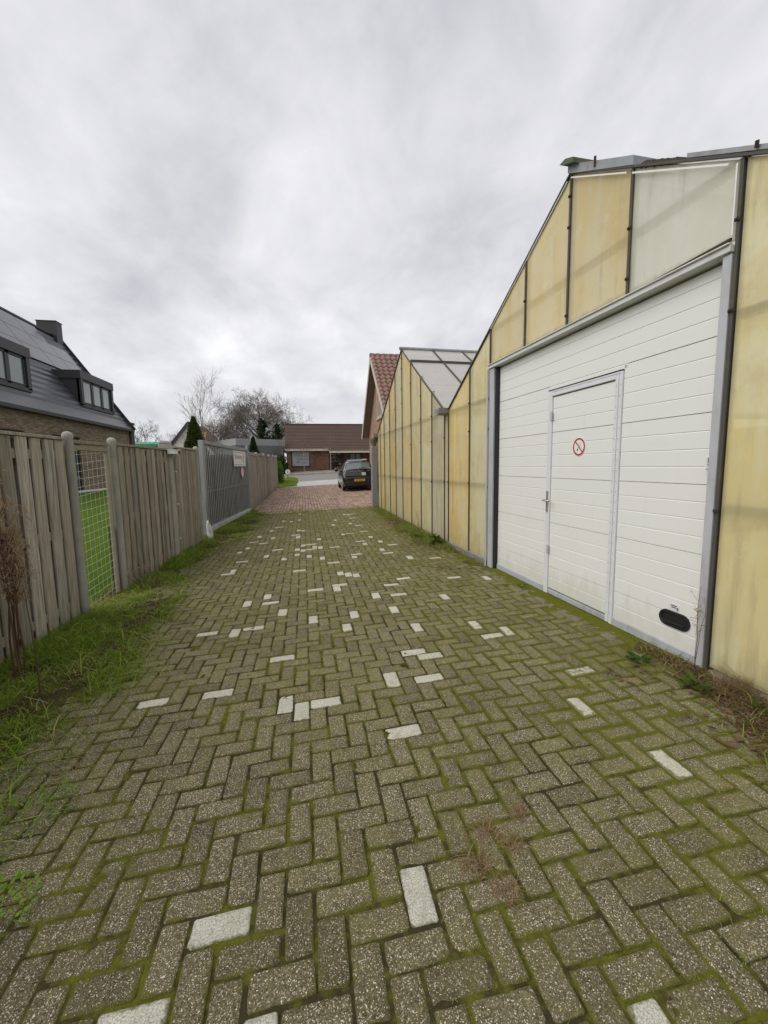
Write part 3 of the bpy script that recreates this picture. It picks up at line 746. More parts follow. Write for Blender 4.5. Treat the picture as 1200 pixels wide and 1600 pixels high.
def make_grass():
    x, y, d, r = scatter_left(170000, 3)
    n = len(x)
    z = verge_left(x, y)
    tall = np.clip((-1.9 - x) / 0.6, 0, 1)
    h = (0.03 + 0.11 * r.random(n) ** 1.8 + 0.13 * tall * r.random(n) ** 1.5) * (0.6 + 0.8 * fbm(x * 2, y * 2, 61, 2))
    w = (0.003 + 0.004 * r.random(n)) * (1 + 0.10 * np.clip(y - 5, 0, 10))
    drym = fbm(x * 1.3, y * 1.3, 99, 3)
    tone = np.clip(r.random(n) * 0.72 + np.where(r.random(n) < (drym - 0.40) * 1.6, 0.45, 0), 0, 1)
    V, Q, T = blades(n, np.stack([x, y, z - 0.005], -1), h, w, 1.7, tone, 0.85, 5)
    props(link('verge_grass', np_mesh('verge_grass', V, Q, mats=[M['grass']], tone=T)), label='scruffy green grass along the foot of the board fence', cat='grass', kind='stuff')
    # longer limp strands and dead straw lying over the verge
    x, y, d, r = scatter_left(9000, 33); k = x < -1.45; x, y = x[k], y[k]; n = len(x)
    V, Q, T = blades(n, np.stack([x, y, verge_left(x, y)], -1), 0.10 + 0.20 * r.random(n) ** 1.6, 0.004 + 0.005 * r.random(n), 2.0, np.where(r.random(n) < 0.36, r.uniform(0.86, 1, n), r.uniform(0.2, 0.78, n)), 0.95, 35)
    props(link('long_grass', np_mesh('long_grass', V, Q, mats=[M['grass']], tone=T)), label='longer limp grass and pale straw lying over the left verge', cat='grass', kind='stuff')
    # lawn blades that can be seen through the wire panel
    n = 26000; r = np.random.default_rng(8)
    y = 5.0 + 12 * r.random(n) ** 1.5; x = -2.75 - 5.5 * r.random(n) ** 1.3
    z = terrain(x, y) - 0.01
    near = np.clip((y - 6.0), 0, 1) * np.clip((8.4 - y) / 1.4, 0, 1) * np.clip((x + 4.4) / 0.8, 0, 1)
    h = 0.05 + 0.05 * r.random(n) + near * 0.16 * r.random(n) ** 2
    tone = np.clip(r.random(n) * 0.7 + near * 0.18 * r.random(n), 0, 1)
    V, Q, T = blades(n, np.stack([x, y, z], -1), h, 0.005 + 0.005 * r.random(n), 0.8, tone, 0.5, 6)
    props(link('lawn_grass', np_mesh('lawn_grass', V, Q, mats=[M['lawn_grass']], tone=T)), label='bright green grass of the lawn behind the wire panel', cat='grass', kind='stuff')
    # moss and sprouts in the joints of the lane
    n = 34000; r = np.random.default_rng(12)
    y = 0.9 + 6.5 * r.random(n) ** 1.6; x = r.uniform(-2.0, 2.6, n)
    g = fbm(x * 2.2, y * 2.2, 77, 3) + 0.10 * np.clip(x - 0.8, 0, 1.6) + 0.30 * np.clip(-0.7 - x, 0, 1)
    fx = ((x / U - OX) % 1); fy = ((y / U - OY) % 1)
    joint = (np.minimum(fx, 1 - fx) < 0.07) | (np.minimum(fy, 1 - fy) < 0.07)
    k = joint & (r.random(n) < np.clip((g - 0.42) * 3.0, 0, 1)); x, y = x[k], y[k]; n = len(x)
    V, Q, T = blades(n, np.stack([x, y, zg(x, y) - 0.012], -1), 0.010 + 0.016 * r.random(n) ** 2 + 0.02 * np.clip(-1.0 - x, 0, 0.6), 0.0022 + 0.003 * r.random(n), 1.3, r.uniform(0.1, 0.75, n), 0.6, 7)
    props(link('joint_moss', np_mesh('joint_moss', V, Q, mats=[M['grass']], tone=T)), label='short moss and sprouts in the paving joints', cat='moss', kind='stuff')
    # moss and grass creeping over the seam between the pavers and the brick drive
    r = np.random.default_rng(81); n = 9000
    y = Y_END + r.normal(0, 0.55, n); x = r.uniform(-1.6, 2.5, n)
    k = r.random(n) < np.clip((fbm(x * 1.4, y * 1.4, 83, 3) - 0.46) * 6, 0, 1); x, y = x[k], y[k]; n = len(x)
    V, Q, T = blades(n, np.stack([x, y, zg(x, y) - 0.006], -1), 0.015 + 0.035 * r.random(n) ** 2, 0.006 + 0.006 * r.random(n), 1.6, np.where(r.random(n) < 0.4, r.uniform(0.8, 1, n), r.uniform(0.1, 0.7, n)), 0.8, 84)
    props(link('seam_moss', np_mesh('seam_moss', V, Q, mats=[M['grass']], tone=T)), label='mossy grass creeping over the seam between grey pavers and red bricks', cat='moss', kind='stuff')
    # dead needles and stalks below the greenhouse wall
    n = 15000; r = np.random.default_rng(15)
    y = np.where(r.random(n) < 0.55, r.uniform(0.7, 2.9, n), r.uniform(5.2, 13.2, n)); x = wall_x(y) - 0.03 - 0.75 * r.random(n) ** 1.3
    d = x - right_edge(y) + 0.35 * (fbm(x * 2.9, y * 2.9, 18, 3) - 0.5)
    k = r.random(n) < np.clip(d * 3 + 0.1, 0, 1); x, y = x[k], y[k]; n = len(x)
    L = r.uniform(0.03, 0.13, n); a = r.uniform(0, 6.283, n); z = verge_right(x, y) + r.uniform(0.002, 0.025, n)
    dx, dy = np.cos(a) * L / 2, np.sin(a) * L / 2; wx, wy = -np.sin(a) * 0.0015, np.cos(a) * 0.0015
    dz = r.normal(0, 0.008, n)
    V = np.stack([np.stack([x - dx - wx, y - dy - wy, z - dz], -1), np.stack([x - dx + wx, y - dy + wy, z - dz], -1), np.stack([x + dx + wx, y + dy + wy, z + dz], -1), np.stack([x + dx - wx, y + dy - wy, z + dz], -1)], 1).reshape(-1, 3)
    Q = (np.arange(n) * 4)[:, None] + np.arange(4)[None]
    props(link('dead_needles', np_mesh('dead_needles', V, Q, mats=[M['dry']], tone=np.repeat(r.uniform(0, 1, n) ** 1.5, 4))), label='brown dead needles and stalks below the greenhouse wall', cat='litter', kind='stuff')
    # low weeds along the greenhouse
    n = 34000; r = np.random.default_rng(17)
    y = np.where(r.random(n) < 0.12, r.uniform(1.0, 3.0, n), r.uniform(5.3, 13.3, n)); x = wall_x(y) - 0.02 - 1.0 * r.random(n) ** 1.2
    d = x - right_edge(y) + 0.35 * (fbm(x * 2.9, y * 2.9, 18, 3) - 0.5)
    k = r.random(n) < np.clip(d * 2 + 0.2, 0, 1) * np.clip((fbm(x * 1.5, y * 1.5, 44, 3) - 0.30) * 4, 0, 1); x, y = x[k], y[k]; n = len(x)
    V, Q, T = blades(n, np.stack([x, y, verge_right(x, y)], -1), 0.02 + 0.10 * r.random(n) ** 2.5, 0.003 + 0.005 * r.random(n), 1.2, np.clip(r.random(n) * 0.95, 0, 1), 0.7, 9)
    props(link('wall_grass', np_mesh('wall_grass', V, Q, mats=[M['grass']], tone=T)), label='patchy grass and weeds below the yellow panels', cat='grass', kind='stuff')
    # leaf litter on the verge
    n = 900; r = np.random.default_rng(19); V = []; Q = []; T = []
    for k in range(n):
        if k < 560: y = 1.3 + 11.5 * r.random() ** 1.5; x = left_edge(y) - r.uniform(-0.25, 0.9); z = float(verge_left(x, y)) + 0.02
        else: y = r.choice([r.uniform(0.8, 2.6), r.uniform(5.4, 12)]); x = float(wall_x(y)) - r.uniform(0.05, 0.65); z = float(max(verge_right(x, y), zg(x, y))) + 0.01
        a = r.uniform(0, 6.28); s = r.uniform(0.012, 0.040); c, sn = math.cos(a), math.sin(a); b = len(V)
        for (px, py, pz) in ((-1, 0, 0), (0, -0.5, 0.25), (1, 0, 0.1), (0, 0.5, 0.3)):
            V.append((x + s * (px * c - py * sn), y + s * (px * sn + py * c), z + s * pz * r.uniform(0, 1.6)))
        Q.append((b, b + 1, b + 2, b + 3)); T += [r.uniform(0, 0.7)] * 4
    props(link('dead_leaves', np_mesh('dead_leaves', V, Q, mats=[M['dead_leaf']], tone=T)), label='scattered brown dead leaves on the verges', cat='leaves', kind='stuff')
make_grass()

# ------------------------------------------------------------------ greenhouse (local frame: x into the house, y along the wall away from the camera)
GH = root('greenhouse', (2.774, 2.418, 0.0), math.radians(1.98), 'long double gabled greenhouse of yellowed plastic panels beside the lane', 'greenhouse')
R1, R2 = 1.61, 8.03
V0, V1, V1b, V2 = -1.66, 4.87, 5.07, 11.05
ZG, ZR = 2.60, 4.46
def roof_z(s):
    if s <= V1: return ZR - (ZR - ZG) * abs(s - R1) / (V1 - R1)
    if s < V1b: return ZG - 0.10
    return ZR - (ZR - ZG) * abs(s - R2) / (V2 - R2)
def base_z(s): return 0.155 + 0.012 * max(0.0, s - 5)
def pane(s0, s1, z0, mat, parts=1):
    """sheet between two bars, its top cut along the roof line"""
    ss = [s0] + [q for q in (R1, R2) if s0 < q < s1] + [s1]
    za = (lambda s: z0) if not callable(z0) else z0
    g = 0.008
    poly = [(0, s0 + g, za(s0)), (0, s1 - g, za(s1))] + [(0, min(max(s, s0 + g), s1 - g), roof_z(s) - 0.015) for s in reversed(ss)]
    np_ = len(poly); cy = sum(p[1] for p in poly) / np_; cz = sum(p[2] for p in poly) / np_; ins = []
    for p in poly:
        dy, dz = cy - p[1], cz - p[2]; ins.append((0.0, p[1] + math.copysign(min(0.055, abs(dy) * 0.5), dy), p[2] + math.copysign(min(0.10, abs(dz) * 0.5), dz)))
    mb = MB(); mb.add(poly + [(0.010, p[1], p[2]) for p in poly] + ins, [tuple(range(2 * np_, 3 * np_))] + [(i, (i + 1) % np_, np_ + (i + 1) % np_, np_ + i) for i in range(np_)] + [(i, (i + 1) % np_, 2 * np_ + (i + 1) % np_, 2 * np_ + i) for i in range(np_)])
    for q in range(2 * np_): mb.t[q] = 1.0
    for q in range(2 * np_, 3 * np_): mb.t[q] = 0.0
    mb.build('wall_panel', M[mat], GH)
LZ = 2.985
panes = [(V0 + 0.03, -0.82, base_z, 'pane_pale'), (-0.82, -0.085, base_z, 'pane_pale'),
         (-0.055, 0.82, LZ + 0.03, 'pane_mint'), (0.82, 1.61, LZ + 0.03, 'pane_tan'), (1.61, 2.40, LZ + 0.03, 'pane_tan'), (2.40, 3.275, LZ + 0.03, 'pane_tan'),
         (3.30, 3.97, base_z, 'pane_pale'), (3.97, V1, base_z, 'pane_amber'), (V1, V1b, base_z, 'pane_grey'),
         (V1b, 5.78, base_z, 'pane_grey'), (5.78, 6.50, base_z, 'pane_pale'), (6.50, 7.25, base_z, 'pane_tan'), (7.25, 8.03, base_z, 'pane_amber'),
         (8.03, 8.72, base_z, 'pane_grey'), (8.72, 9.40, base_z, 'pane_amber'), (9.40, 10.10, base_z, 'pane_pale'), (10.10, 10.66, base_z, 'pane_amber'), (10.66, V2, base_z, 'pane_amber')]
for p in panes: pane(*p)
# the old splice across the panel beside the door
for s in (-0.82, -0.072, 0.82, 1.61, 2.40, 3.285, 3.97, V1, V1b, 5.78, 6.50, 7.25, 8.03, 8.72, 9.40, 10.10, 10.66, V2):
    lo = LZ + 0.035 if 0 < s < 3.2 else 0.06 + 0.012 * max(0, s - 5)
    hi = roof_z(s) - 0.01 if s not in (V1, V1b) else 2.52
    w = 0.026 if s != -0.072 else 0.020
    mb = MB()
    mb.box((-0.016, s - w / 2, lo), (-0.002, s + w / 2, hi)); mb.box((0.013, s - 0.015, lo), (0.05, s + 0.015, hi))
    b = mb.build('glazing_bar', M['bar'], GH)
    cl = MB()
    rc = random.Random(int(s * 100) + 900); zs = [z + rc.uniform(-0.03, 0.03) for z in (1.28, 2.10, 2.56, 3.12, 3.52, 3.98, 4.27) if lo + 0.06 < z < hi - 0.06 and rc.random() < 0.85]
    for z in zs:
        cl.box((-0.026, s - 0.019, z - 0.010), (-0.0165, s + 0.019, z + 0.010)); cl.box((-0.034, s - 0.006, z - 0.006), (-0.026, s + 0.006, z + 0.006))
    if zs: cl.build('clips', M['rust'], b)
# rails inside that show through the sheets
for z, w in ((1.28, 0.075), (2.545, 0.060)):
    for a, b_ in ((V0 + 0.1, -0.10), (3.32, V2 - 0.06)):
        MB().box((0.012, a, z - w / 2), (0.06, b_, z + w / 2)).build('rail', M['bar'], GH)
MB().box((0.030, -0.05, 3.46), (0.070, 3.26, 3.52)).build('rail', M['galv'], GH)
# plinth
for s0, s1 in ((V0, -0.09), (3.28, 5.0), (5.0, 8.0), (8.0, V2)):
    z = 0.145 + 0.012 * max(0, (s0 + s1) / 2 - 5)
    MB().box((-0.055, s0, -0.25), (0.16, s1 - 0.012, z)).build('plinth', M['concrete'], GH, bevel=0.012)
MB().box((-0.03, 3.30, base_z(4) - 0.004), (-0.003, V1 - 0.02, base_z(4) + 0.022)).build('sill_bar', M['galv_dark'], GH)
DX = 0.045
# sill strip below the door
for k in range(7):
    a = -0.08 + k * 0.48; MB().box((-0.24, a + 0.004, -0.2), (DX + 0.06, min(a + 0.476, 3.28), 0.088)).build('door_sill', M['concrete'], GH, bevel=0.012)

# roof line trims
def trim(pts, w, h, mat, name, up=(0, 0, 1)):
    mb = MB()
    for a, b in zip(pts[:-1], pts[1:]): mb.bar(a, b, w, h, up)
    return mb.build(name, M[mat], GH)
def on_roof(x, s, dz=0): return (x, s, (roof_z(s) if s not in (V1, V1b) else ZG) + dz)
trim([(-0.012, V0, ZG), (-0.012, R1, ZR), (-0.012, V1 - 0.01, ZG)], 0.030, 0.016, 'bar', 'verge_bar')
trim([(-0.016, 1.66, roof_z(1.66) - 0.02), (-0.016, 3.27, roof_z(3.27) - 0.02)], 0.008, 0.012, 'white', 'bright_gap_strip')  # white strips stand in for light showing through gaps at the sheet edges
trim([(-0.012, V1b + 0.01, ZG), (-0.012, R2, ZR), (-0.012, V2, ZG)], 0.028, 0.016, 'bar', 'verge_bar')
trim([(-0.033, 0.0, roof_z(0.0) - 0.05), (-0.033, 0.80, roof_z(0.80) - 0.05)], 0.006, 0.012, 'white', 'bright_gap_strip')
trim([(-0.033, 0.86, roof_z(0.86) - 0.045), (-0.033, 1.58, roof_z(1.58) - 0.045)], 0.006, 0.011, 'white', 'bright_gap_strip')
MB().box((-0.024, -0.050, LZ + 0.06), (-0.018, -0.040, roof_z(0) - 0.07)).build('bright_gap_strip', M['white'], GH)
# flashing and ridge cap over the near gable
mb = MB(); mb.prism([(-0.03, 0.80, roof_z(0.80) + 0.012), (-0.03, 1.64, ZR + 0.012), (-0.03, 1.64, ZR + 0.095), (-0.03, 0.80, roof_z(0.80) + 0.085)], (0.5, 0, 0))
mb.build('flashing', M['galv_dark'], GH)
mb = MB(); mb.prism([(-0.10, R1 - 0.14, ZR + 0.0), (-0.10, R1 + 0.03, ZR + 0.075), (-0.10, R1 + 0.07, ZR + 0.105), (-0.10, R1 - 0.02, ZR + 0.105), (-0.10, R1 - 0.14, ZR + 0.045)], (12.2, 0, 0))
mb.build('ridge_cap', M['mossy_tin'], GH)
mb = MB()
for k in range(8):
    s = 0.46 + 0.042 * k; mb.bar(on_roof(-0.01 + random.uniform(0, 0.03), s, 0.01), on_roof(0.2, s + 0.04, 0.022 + random.uniform(0, 0.02)), 0.06, 0.03)
mb.build('roof_moss', M['bar'], GH)
mb = MB(); mb.prism([(-0.02, V0, ZG + 0.02), (-0.02, 0.32, roof_z(0.32) + 0.02), (-0.02, 0.32, roof_z(0.32) + 0.05), (-0.02, V0, ZG + 0.05)], (0.08, 0, 0)); mb.build('edge_gutter', M['galv_dark'], GH)
for s in (1.25, -0.16):
    MB().tube([on_roof(-0.03, s, 0.03), on_roof(-0.04, s - 0.01, 0.07 if s < 0 else 0.115)], 0.011, 6).build('bolt', M['rust'], GH)
# roof slopes
def slope(sa, za, sb, zb, cols, rows, single):
    L = 0.80
    for c in range(cols):
        for (t0, t1) in rows:
            a = Vector((0.005 + c * L + 0.012, sa + (sb - sa) * t0, za + (zb - za) * t0 + 0.012)); b = Vector((0.005 + (c + 1) * L - 0.012, a.y, a.z))
            d = Vector((0, (sb - sa) * (t1 - t0) * 0.992, (zb - za) * (t1 - t0) * 0.992))
            single.append([a, b, b + d, a + d])
tiles = []
slope(V1b, ZG, R2, ZR, 14, ((0, 0.345), (0.35, 0.735), (0.755, 1.0)), tiles)
for k, q in enumerate(tiles):
    mb = MB(); mb.add(q, [(0, 1, 2, 3)]); mb.build('roof_panel', M['roof_sheet'], GH)
mb = MB()
for c in range(1, 15): mb.bar((0.005 + c * 0.8, V1b, ZG + 0.014), (0.005 + c * 0.8, R2, ZR + 0.014), 0.035, 0.04)
rb = mb.build('roof_bars', M['bar'], GH)
MB().bar((0.0, V1b + (R2 - V1b) * 0.745, ZG + (ZR - ZG) * 0.745 + 0.02), (11.2, V1b + (R2 - V1b) * 0.745, ZG + (ZR - ZG) * 0.745 + 0.02), 0.075, 0.06).build('vent_bar', M['bar'], GH)
MB().tube([(-0.06, R2, ZR + 0.03), (11.2, R2, ZR + 0.03)], 0.042, 8).build('ridge_bar', M['galv_dark'], GH)
for (sa, za, sb, zb, nm) in ((R1, ZR, V1, ZG, 'far'), (V0, ZG, R1, ZR, 'near'), (R2, ZR, V2, ZG, 'end')):
    mb = MB()
    for c in range(14):
        x0, x1 = 0.01 + c * 0.8, 0.79 + c * 0.8
        mb.add([(x0, sa, za), (x1, sa, za), (x1, sb, zb), (x0, sb, zb)], [(0, 1, 2, 3)])
    mb.build('roof_slope', M['roof_sheet'], GH)
# gutters
def gutter(s, x0, x1, nm='gutter'):
    prof = [(-0.11, 0.06), (-0.085, -0.03), (-0.05, -0.06), (0.05, -0.06), (0.085, -0.03), (0.11, 0.06), (0.10, 0.06), (0.075, -0.022), (0.045, -0.048), (-0.045, -0.048), (-0.075, -0.022), (-0.10, 0.06)]
    mb = MB(); mb.prism([(x0, s + a, ZG - 0.04 + b) for a, b in prof], (x1 - x0, 0, 0)); return mb.build(nm, M['galv_dark'], GH)
gutter(4.97, -0.20, 11.2); gutter(V2 + 0.02, -0.16, 11.2); gutter(V0 - 0.08, -0.1, 11.2)
# rear and end walls and the floor close the house
MB().box((11.2, V0, 0), (11.23, V2, ZG)).build('rear_wall', M['pane_pale'], GH)
MB().box((0.05, V2 + 0.005, 0.2), (11.2, V2 + 0.02, ZG - 0.02)).build('end_wall', M['pane_pale'], GH)
MB().box((0.05, V0 - 0.02, 0.0), (11.2, V0 - 0.005, ZG - 0.02)).build('end_wall', M['pane_pale'], GH)
MB().box((0.17, V0, 0.0), (11.2, V2, 0.06)).build('floor', simple('pale floor', (0.62, 0.60, 0.54), 0.9, 0.15, 1.0), GH)
# steel frame round the door
MB().box((-0.030, -0.056, -0.05), (0.10, 0.002, 2.935)).build('door_post', M['galv'], GH, bevel=0.006)
MB().box((-0.030, 3.135, 0.02), (0.10, 3.262, 2.935)).build('door_post', M['galv'], GH, bevel=0.006)
mb = MB(); mb.box((-0.050, -0.060, 2.938), (0.12, 3.27, 2.985)); mb.box((-0.066, -0.060, 2.980), (-0.02, 3.27, 2.993)); mb.build('lintel', M['lintel'], GH, bevel=0.004)
MB().tube([(-0.045, 3.283, 0.08), (-0.045, 3.283, 2.93)], 0.014, 8).build('conduit', M['galv'], GH)
mb = MB(); mb.tube([(-0.010, -0.03, LZ + 0.045), (-0.012, 0.3, LZ + 0.034), (-0.010, 0.55, LZ + 0.026), (-0.012, 0.8, LZ + 0.018)], 0.011, 5); mb.build('loose_seal', M['rust'], GH)

# sectional door with a wicket door in it
DX = 0.045
mb = MB(); mb.box((DX + 0.035, 0.005, 0.095), (DX + 0.06, 3.132, 2.93)); D = mb.build('garage_door', M['dark_gap'], GH)
def slat(s0, s1, z0, z1, joint):
    """one ribbed strip: flat face with a v groove along its lower edge"""
    g = 0.0085 if not joint else 0.006
    dpt = 0.0045 if not joint else 0.016
    poly = [(DX + 0.034, s0, z0), (DX + 0.001, s0, z0), (DX, s0, z0 + 0.002), (DX, s0, z1 - g), (DX + dpt, s0, z1), (DX + 0.034, s0, z1)]
    MB().prism(poly, (0, s1 - s0, 0)).build('door_slat', M['white_panel'], D)
z0, pitch = 0.165, 0.1275
nb = int((2.91 - z0) / pitch) + 1
for k in range(nb):
    a = z0 + k * pitch; b = min(a + pitch - 0.0008, 2.925); joint = (k % 4 == 1)
    if a >= 2.415:
        slat(0.012, 3.085, a, b, joint)
    else:
        if k == 17: b = a + pitch - 0.0008; slat(0.834, 1.943, 2.419, b, False)
        slat(0.012, 0.866, a, b, joint); slat(1.945, 3.085, a, b, joint)
        slat(0.955, 1.868, a, min(b, 2.34), joint)
for a, b in ((0.008, 0.910), (1.935, 3.085)): MB().box((DX - 0.014, a, 0.095), (DX + 0.034, b, 0.164)).build('bottom_rail', M['galv'], D, bevel=0.003)
MB().box((DX - 0.012, 0.955, 0.100), (DX + 0.034, 1.868, 0.150)).build('wicket_bottom_rail', M['galv'], D, bevel=0.003)
mb = MB(); mb.box((DX - 0.016, 0.870, 0.096), (DX + 0.034, 0.908, 2.405)); mb.box((DX - 0.016, 0.914, 0.10), (DX + 0.034, 0.952, 2.385)); mb.build('wicket_frame', M['alu'], D, bevel=0.003)
MB().box((DX - 0.016, 1.872, 0.096), (DX + 0.034, 1.942, 2.405)).build('wicket_frame', M['alu'], D, bevel=0.003)
mb = MB(); mb.box((DX - 0.016, 0.953, 2.345), (DX + 0.034, 1.871, 2.385)); mb.box((DX - 0.014, 0.910, 2.388), (DX + 0.034, 1.871, 2.408)); mb.build('wicket_head', M['alu'], D, bevel=0.003)
MB().box((DX - 0.018, 0.870, 2.409), (DX + 0.02, 1.945, 2.417)).build('head_seal', M['black'], D)
MB().box((-0.004, 3.088, 0.06), (DX + 0.05, 3.134, 2.93)).build('side_seal', M['black'], D)
mb = MB()
for sx in (0.889, 0.933):
    for k in range(24): mb.lathe((DX - 0.0205, sx, 0.2 + k * 0.095), [(0.004, 0), (0.003, 0.002)], 6, axis='X')
mb.build('rivets', M['steel'], D, kind='stuff')
mb = MB(); mb.box((DX - 0.026, 1.893, 1.05), (DX - 0.0165, 1.921, 1.29)); mb.build('handle_plate', M['steel'], D, bevel=0.003)
mb = MB(); mb.tube([(DX - 0.026, 1.907, 1.185), (DX - 0.075, 1.907, 1.185), (DX - 0.08, 1.90, 1.185), (DX - 0.08, 1.79, 1.182)], 0.010, 8); mb.build('door_handle', M['steel'], D, smooth=True)
for z in (0.62, 2.13): MB().box((DX - 0.03, 1.853, z - 0.05), (DX - 0.0165, 1.885, z + 0.05)).build('hinge', M['galv'], D, bevel=0.003)
# black rounded grip pocket low on the door
def stadium(cs, cz, L, Hh, x, n=8):
    pts = []
    rr = Hh / 2
    for sgn in (1, -1):
        for k in range(n + 1):
            a = -math.pi / 2 + math.pi * k / n
            pts.append((x, cs + sgn * ((L / 2 - rr) + rr * math.cos(a)), cz + sgn * rr * math.sin(a)))
    return pts
mb = MB(); o = stadium(0.238, 0.372, 0.265, 0.125, DX - 0.012); i_ = stadium(0.238, 0.372, 0.235, 0.095, DX - 0.012); i2 = stadium(0.238, 0.372, 0.225, 0.085, DX - 0.002); o2 = stadium(0.238, 0.372, 0.27, 0.13, DX + 0.001)
nn = len(o); fs = []
for k in range(nn):
    k2 = (k + 1) % nn
    fs += [(k, k2, nn + k2, nn + k), (nn + k, nn + k2, 2 * nn + k2, 2 * nn + k), (3 * nn + k, 3 * nn + k2, k2, k)]
fs.append(tuple(range(2 * nn, 3 * nn)))
mb.add(o + i_ + i2 + o2, fs)
mb.build('grip_pocket', M['black'], D)
MB().bar((DX - 0.008, 0.15, 0.345), (DX - 0.008, 0.325, 0.345), 0.008, 0.014).build('grip_ledge', M['carplastic'], D)
mb = MB(); mb.box((DX - 0.003, 0.205, 0.445), (DX - 0.0005, 0.29, 0.495)); tagp = mb.build('type_plate', M['alu'], D)
mb = MB()
for k, (a, b_) in enumerate(((0.225, 0.275), (0.23, 0.27))): mb.box((DX - 0.0042, a, 0.480 - 0.014 * k), (DX - 0.0032, b_, 0.487 - 0.014 * k))
for k in range(4): mb.box((DX - 0.0042, 0.210 + 0.004 * k, 0.452), (DX - 0.0032, 0.212 + 0.004 * k, 0.475))
mb.build('plate_print', M['ink'], D)
# key safe at the edge of the door
KS = root('key_switch', (0, 0, 0), 0, 'small pale key switch at the right edge of the white door', 'switch')
KS.matrix_world = Matrix.Translation((2.774, 2.418, 0)) @ Matrix.Rotation(math.radians(1.98), 4, 'Z') @ Matrix.Translation((DX, 0.030, 1.60))
mb = MB(); mb.box((-0.030, -0.028, -0.055), (-0.001, 0.028, 0.045)); mb.build('housing', M['pale_sign'], KS, bevel=0.008)
mb = MB(); mb.box((-0.034, -0.012, -0.005), (-0.0305, 0.006, 0.028)); mb.box((-0.034, -0.010, -0.025), (-0.0305, 0.006, -0.012)); mb.build('lock', M['ink'], KS)
# no smoking sign on the wicket door
def text_mesh(txt, size, name, mat, parent, extrude=0.0008):
    cu = bpy.data.curves.new(name, 'FONT'); cu.body = txt; cu.size = size; cu.extrude = extrude; cu.align_x = 'CENTER'; cu.align_y = 'CENTER'; cu.resolution_u = 3
    tmp = bpy.data.objects.new('t', cu); COL.objects.link(tmp)
    dg = bpy.context.evaluated_depsgraph_get(); me = bpy.data.meshes.new_from_object(tmp.evaluated_get(dg)); me.name = name
    bpy.data.objects.remove(tmp); bpy.data.curves.remove(cu)
    me.materials.clear(); me.materials.append(mat)
    return link(name, me, parent)
NS = root('no_smoking_sign', (0, 0, 0), 0, 'round no smoking sign, red ring and bar on white, on the wicket door', 'sign')
NS.matrix_world = Matrix.Translation((2.774, 2.418, 0)) @ Matrix.Rotation(math.radians(1.98), 4, 'Z') @ Matrix.Translation((DX - 0.001, 1.42, 1.768)) @ Matrix.Rotation(math.radians(-90), 4, 'Z') @ Matrix.Rotation(math.radians(90), 4, 'X')
MB().lathe((0, 0, 0), [(0.094, 0), (0.094, 0.002)], 40).build('disc', M['white'], NS)
def ring(r0, r1, z0, z1, n=40):
    mb = MB(); v = []; f = []
    for k in range(n):
        a = 2 * math.pi * k / n
        for (r, z) in ((r0, z0), (r1, z0), (r1, z1), (r0, z1)): v.append((r * math.cos(a), r * math.sin(a), z))
    for k in range(n):
        k2 = (k + 1) % n
        for q in range(4): f.append((k * 4 + q, k * 4 + (q + 1) % 4, k2 * 4 + (q + 1) % 4, k2 * 4 + q))
    return mb.add(v, f)
rg = ring(0.073, 0.090, 0.0022, 0.0032); rg.bar((-0.053, 0.053, 0.0029), (0.053, -0.053, 0.0029), 0.012, 0.001); rg.build('red_ring_and_bar', M['red'], NS)
mb = MB(); mb.bar((-0.030, -0.040, 0.0026), (-0.012, -0.020, 0.0026), 0.013, 0.0006); mb.build('cigarette', M['ink'], NS)
mb = MB()
mb.tube([(-0.012, -0.018, 0.0026), (0.0, 0.0, 0.0026), (-0.006, 0.018, 0.0026), (0.004, 0.040, 0.0026)], 0.0022, 5)
mb.tube([(0.022, -0.012, 0.0026), (0.014, 0.010, 0.0026), (0.030, 0.024, 0.0026), (0.024, 0.046, 0.0026)], 0.0022, 5)
mb.build('smoke', M['galv'], NS)
# grey drain pipe at the far corner
DP = root('drain_pipe', (2.32, 13.86, 0.2), 0, 'grey drain pipe at the far corner of the greenhouse', 'drain pipe')
mb = MB(); mb.box((-0.10, -0.09, -0.1), (0.10, 0.09, 2.05)); mb.build('pipe', M['pipe'], DP, bevel=0.02)
mb = MB(); mb.lathe((0, 0, 2.03), [(0.085, 0), (0.10, 0.10), (0.13, 0.20), (0.13, 0.27)], 12); mb.tube([(0, 0, 2.27), (0.09, -0.18, 2.37)], 0.06, 10); mb.build('hopper', M['concrete'], DP)
for z in (0.9, 1.75):
    mb = MB(); mb.box((-0.107, -0.097, z), (0.107, 0.097, z + 0.03)); mb.build('bracket', M['galv_dark'], DP)

# ------------------------------------------------------------------ board fence on the left
def board_meshes(n, L, w, seed):
    r = random.Random(seed); out = []
    for k in range(n):
        mb = MB(); ww = w * r.uniform(0.95, 1.03); dip = r.uniform(-0.006, 0.006)
        prof = []
        segs = [0.0, L * 0.33, L * 0.67, L]
        vs = []; th = 0.013
        for q, z in enumerate(segs):
            bow = dip * math.sin(math.pi * z / L); cup = r.uniform(0.001, 0.004)
            for (a, b) in ((-ww / 2, 0), (-ww / 2 + 0.006, th), (0, th + cup), (ww / 2 - 0.006, th), (ww / 2, 0)):
                vs.append((b + bow, a + r.uniform(-0.0012, 0.0012), z))
        fs = []
        for q in range(3):
            for i in range(5): fs.append((q * 5 + i, q * 5 + (i + 1) % 5, (q + 1) * 5 + (i + 1) % 5, (q + 1) * 5 + i))
        fs += [tuple(reversed(range(5))), tuple(range(15, 20))]
        mb.add(vs, fs); out.append(mb.mesh('fence_board', M['wood']))
    return out
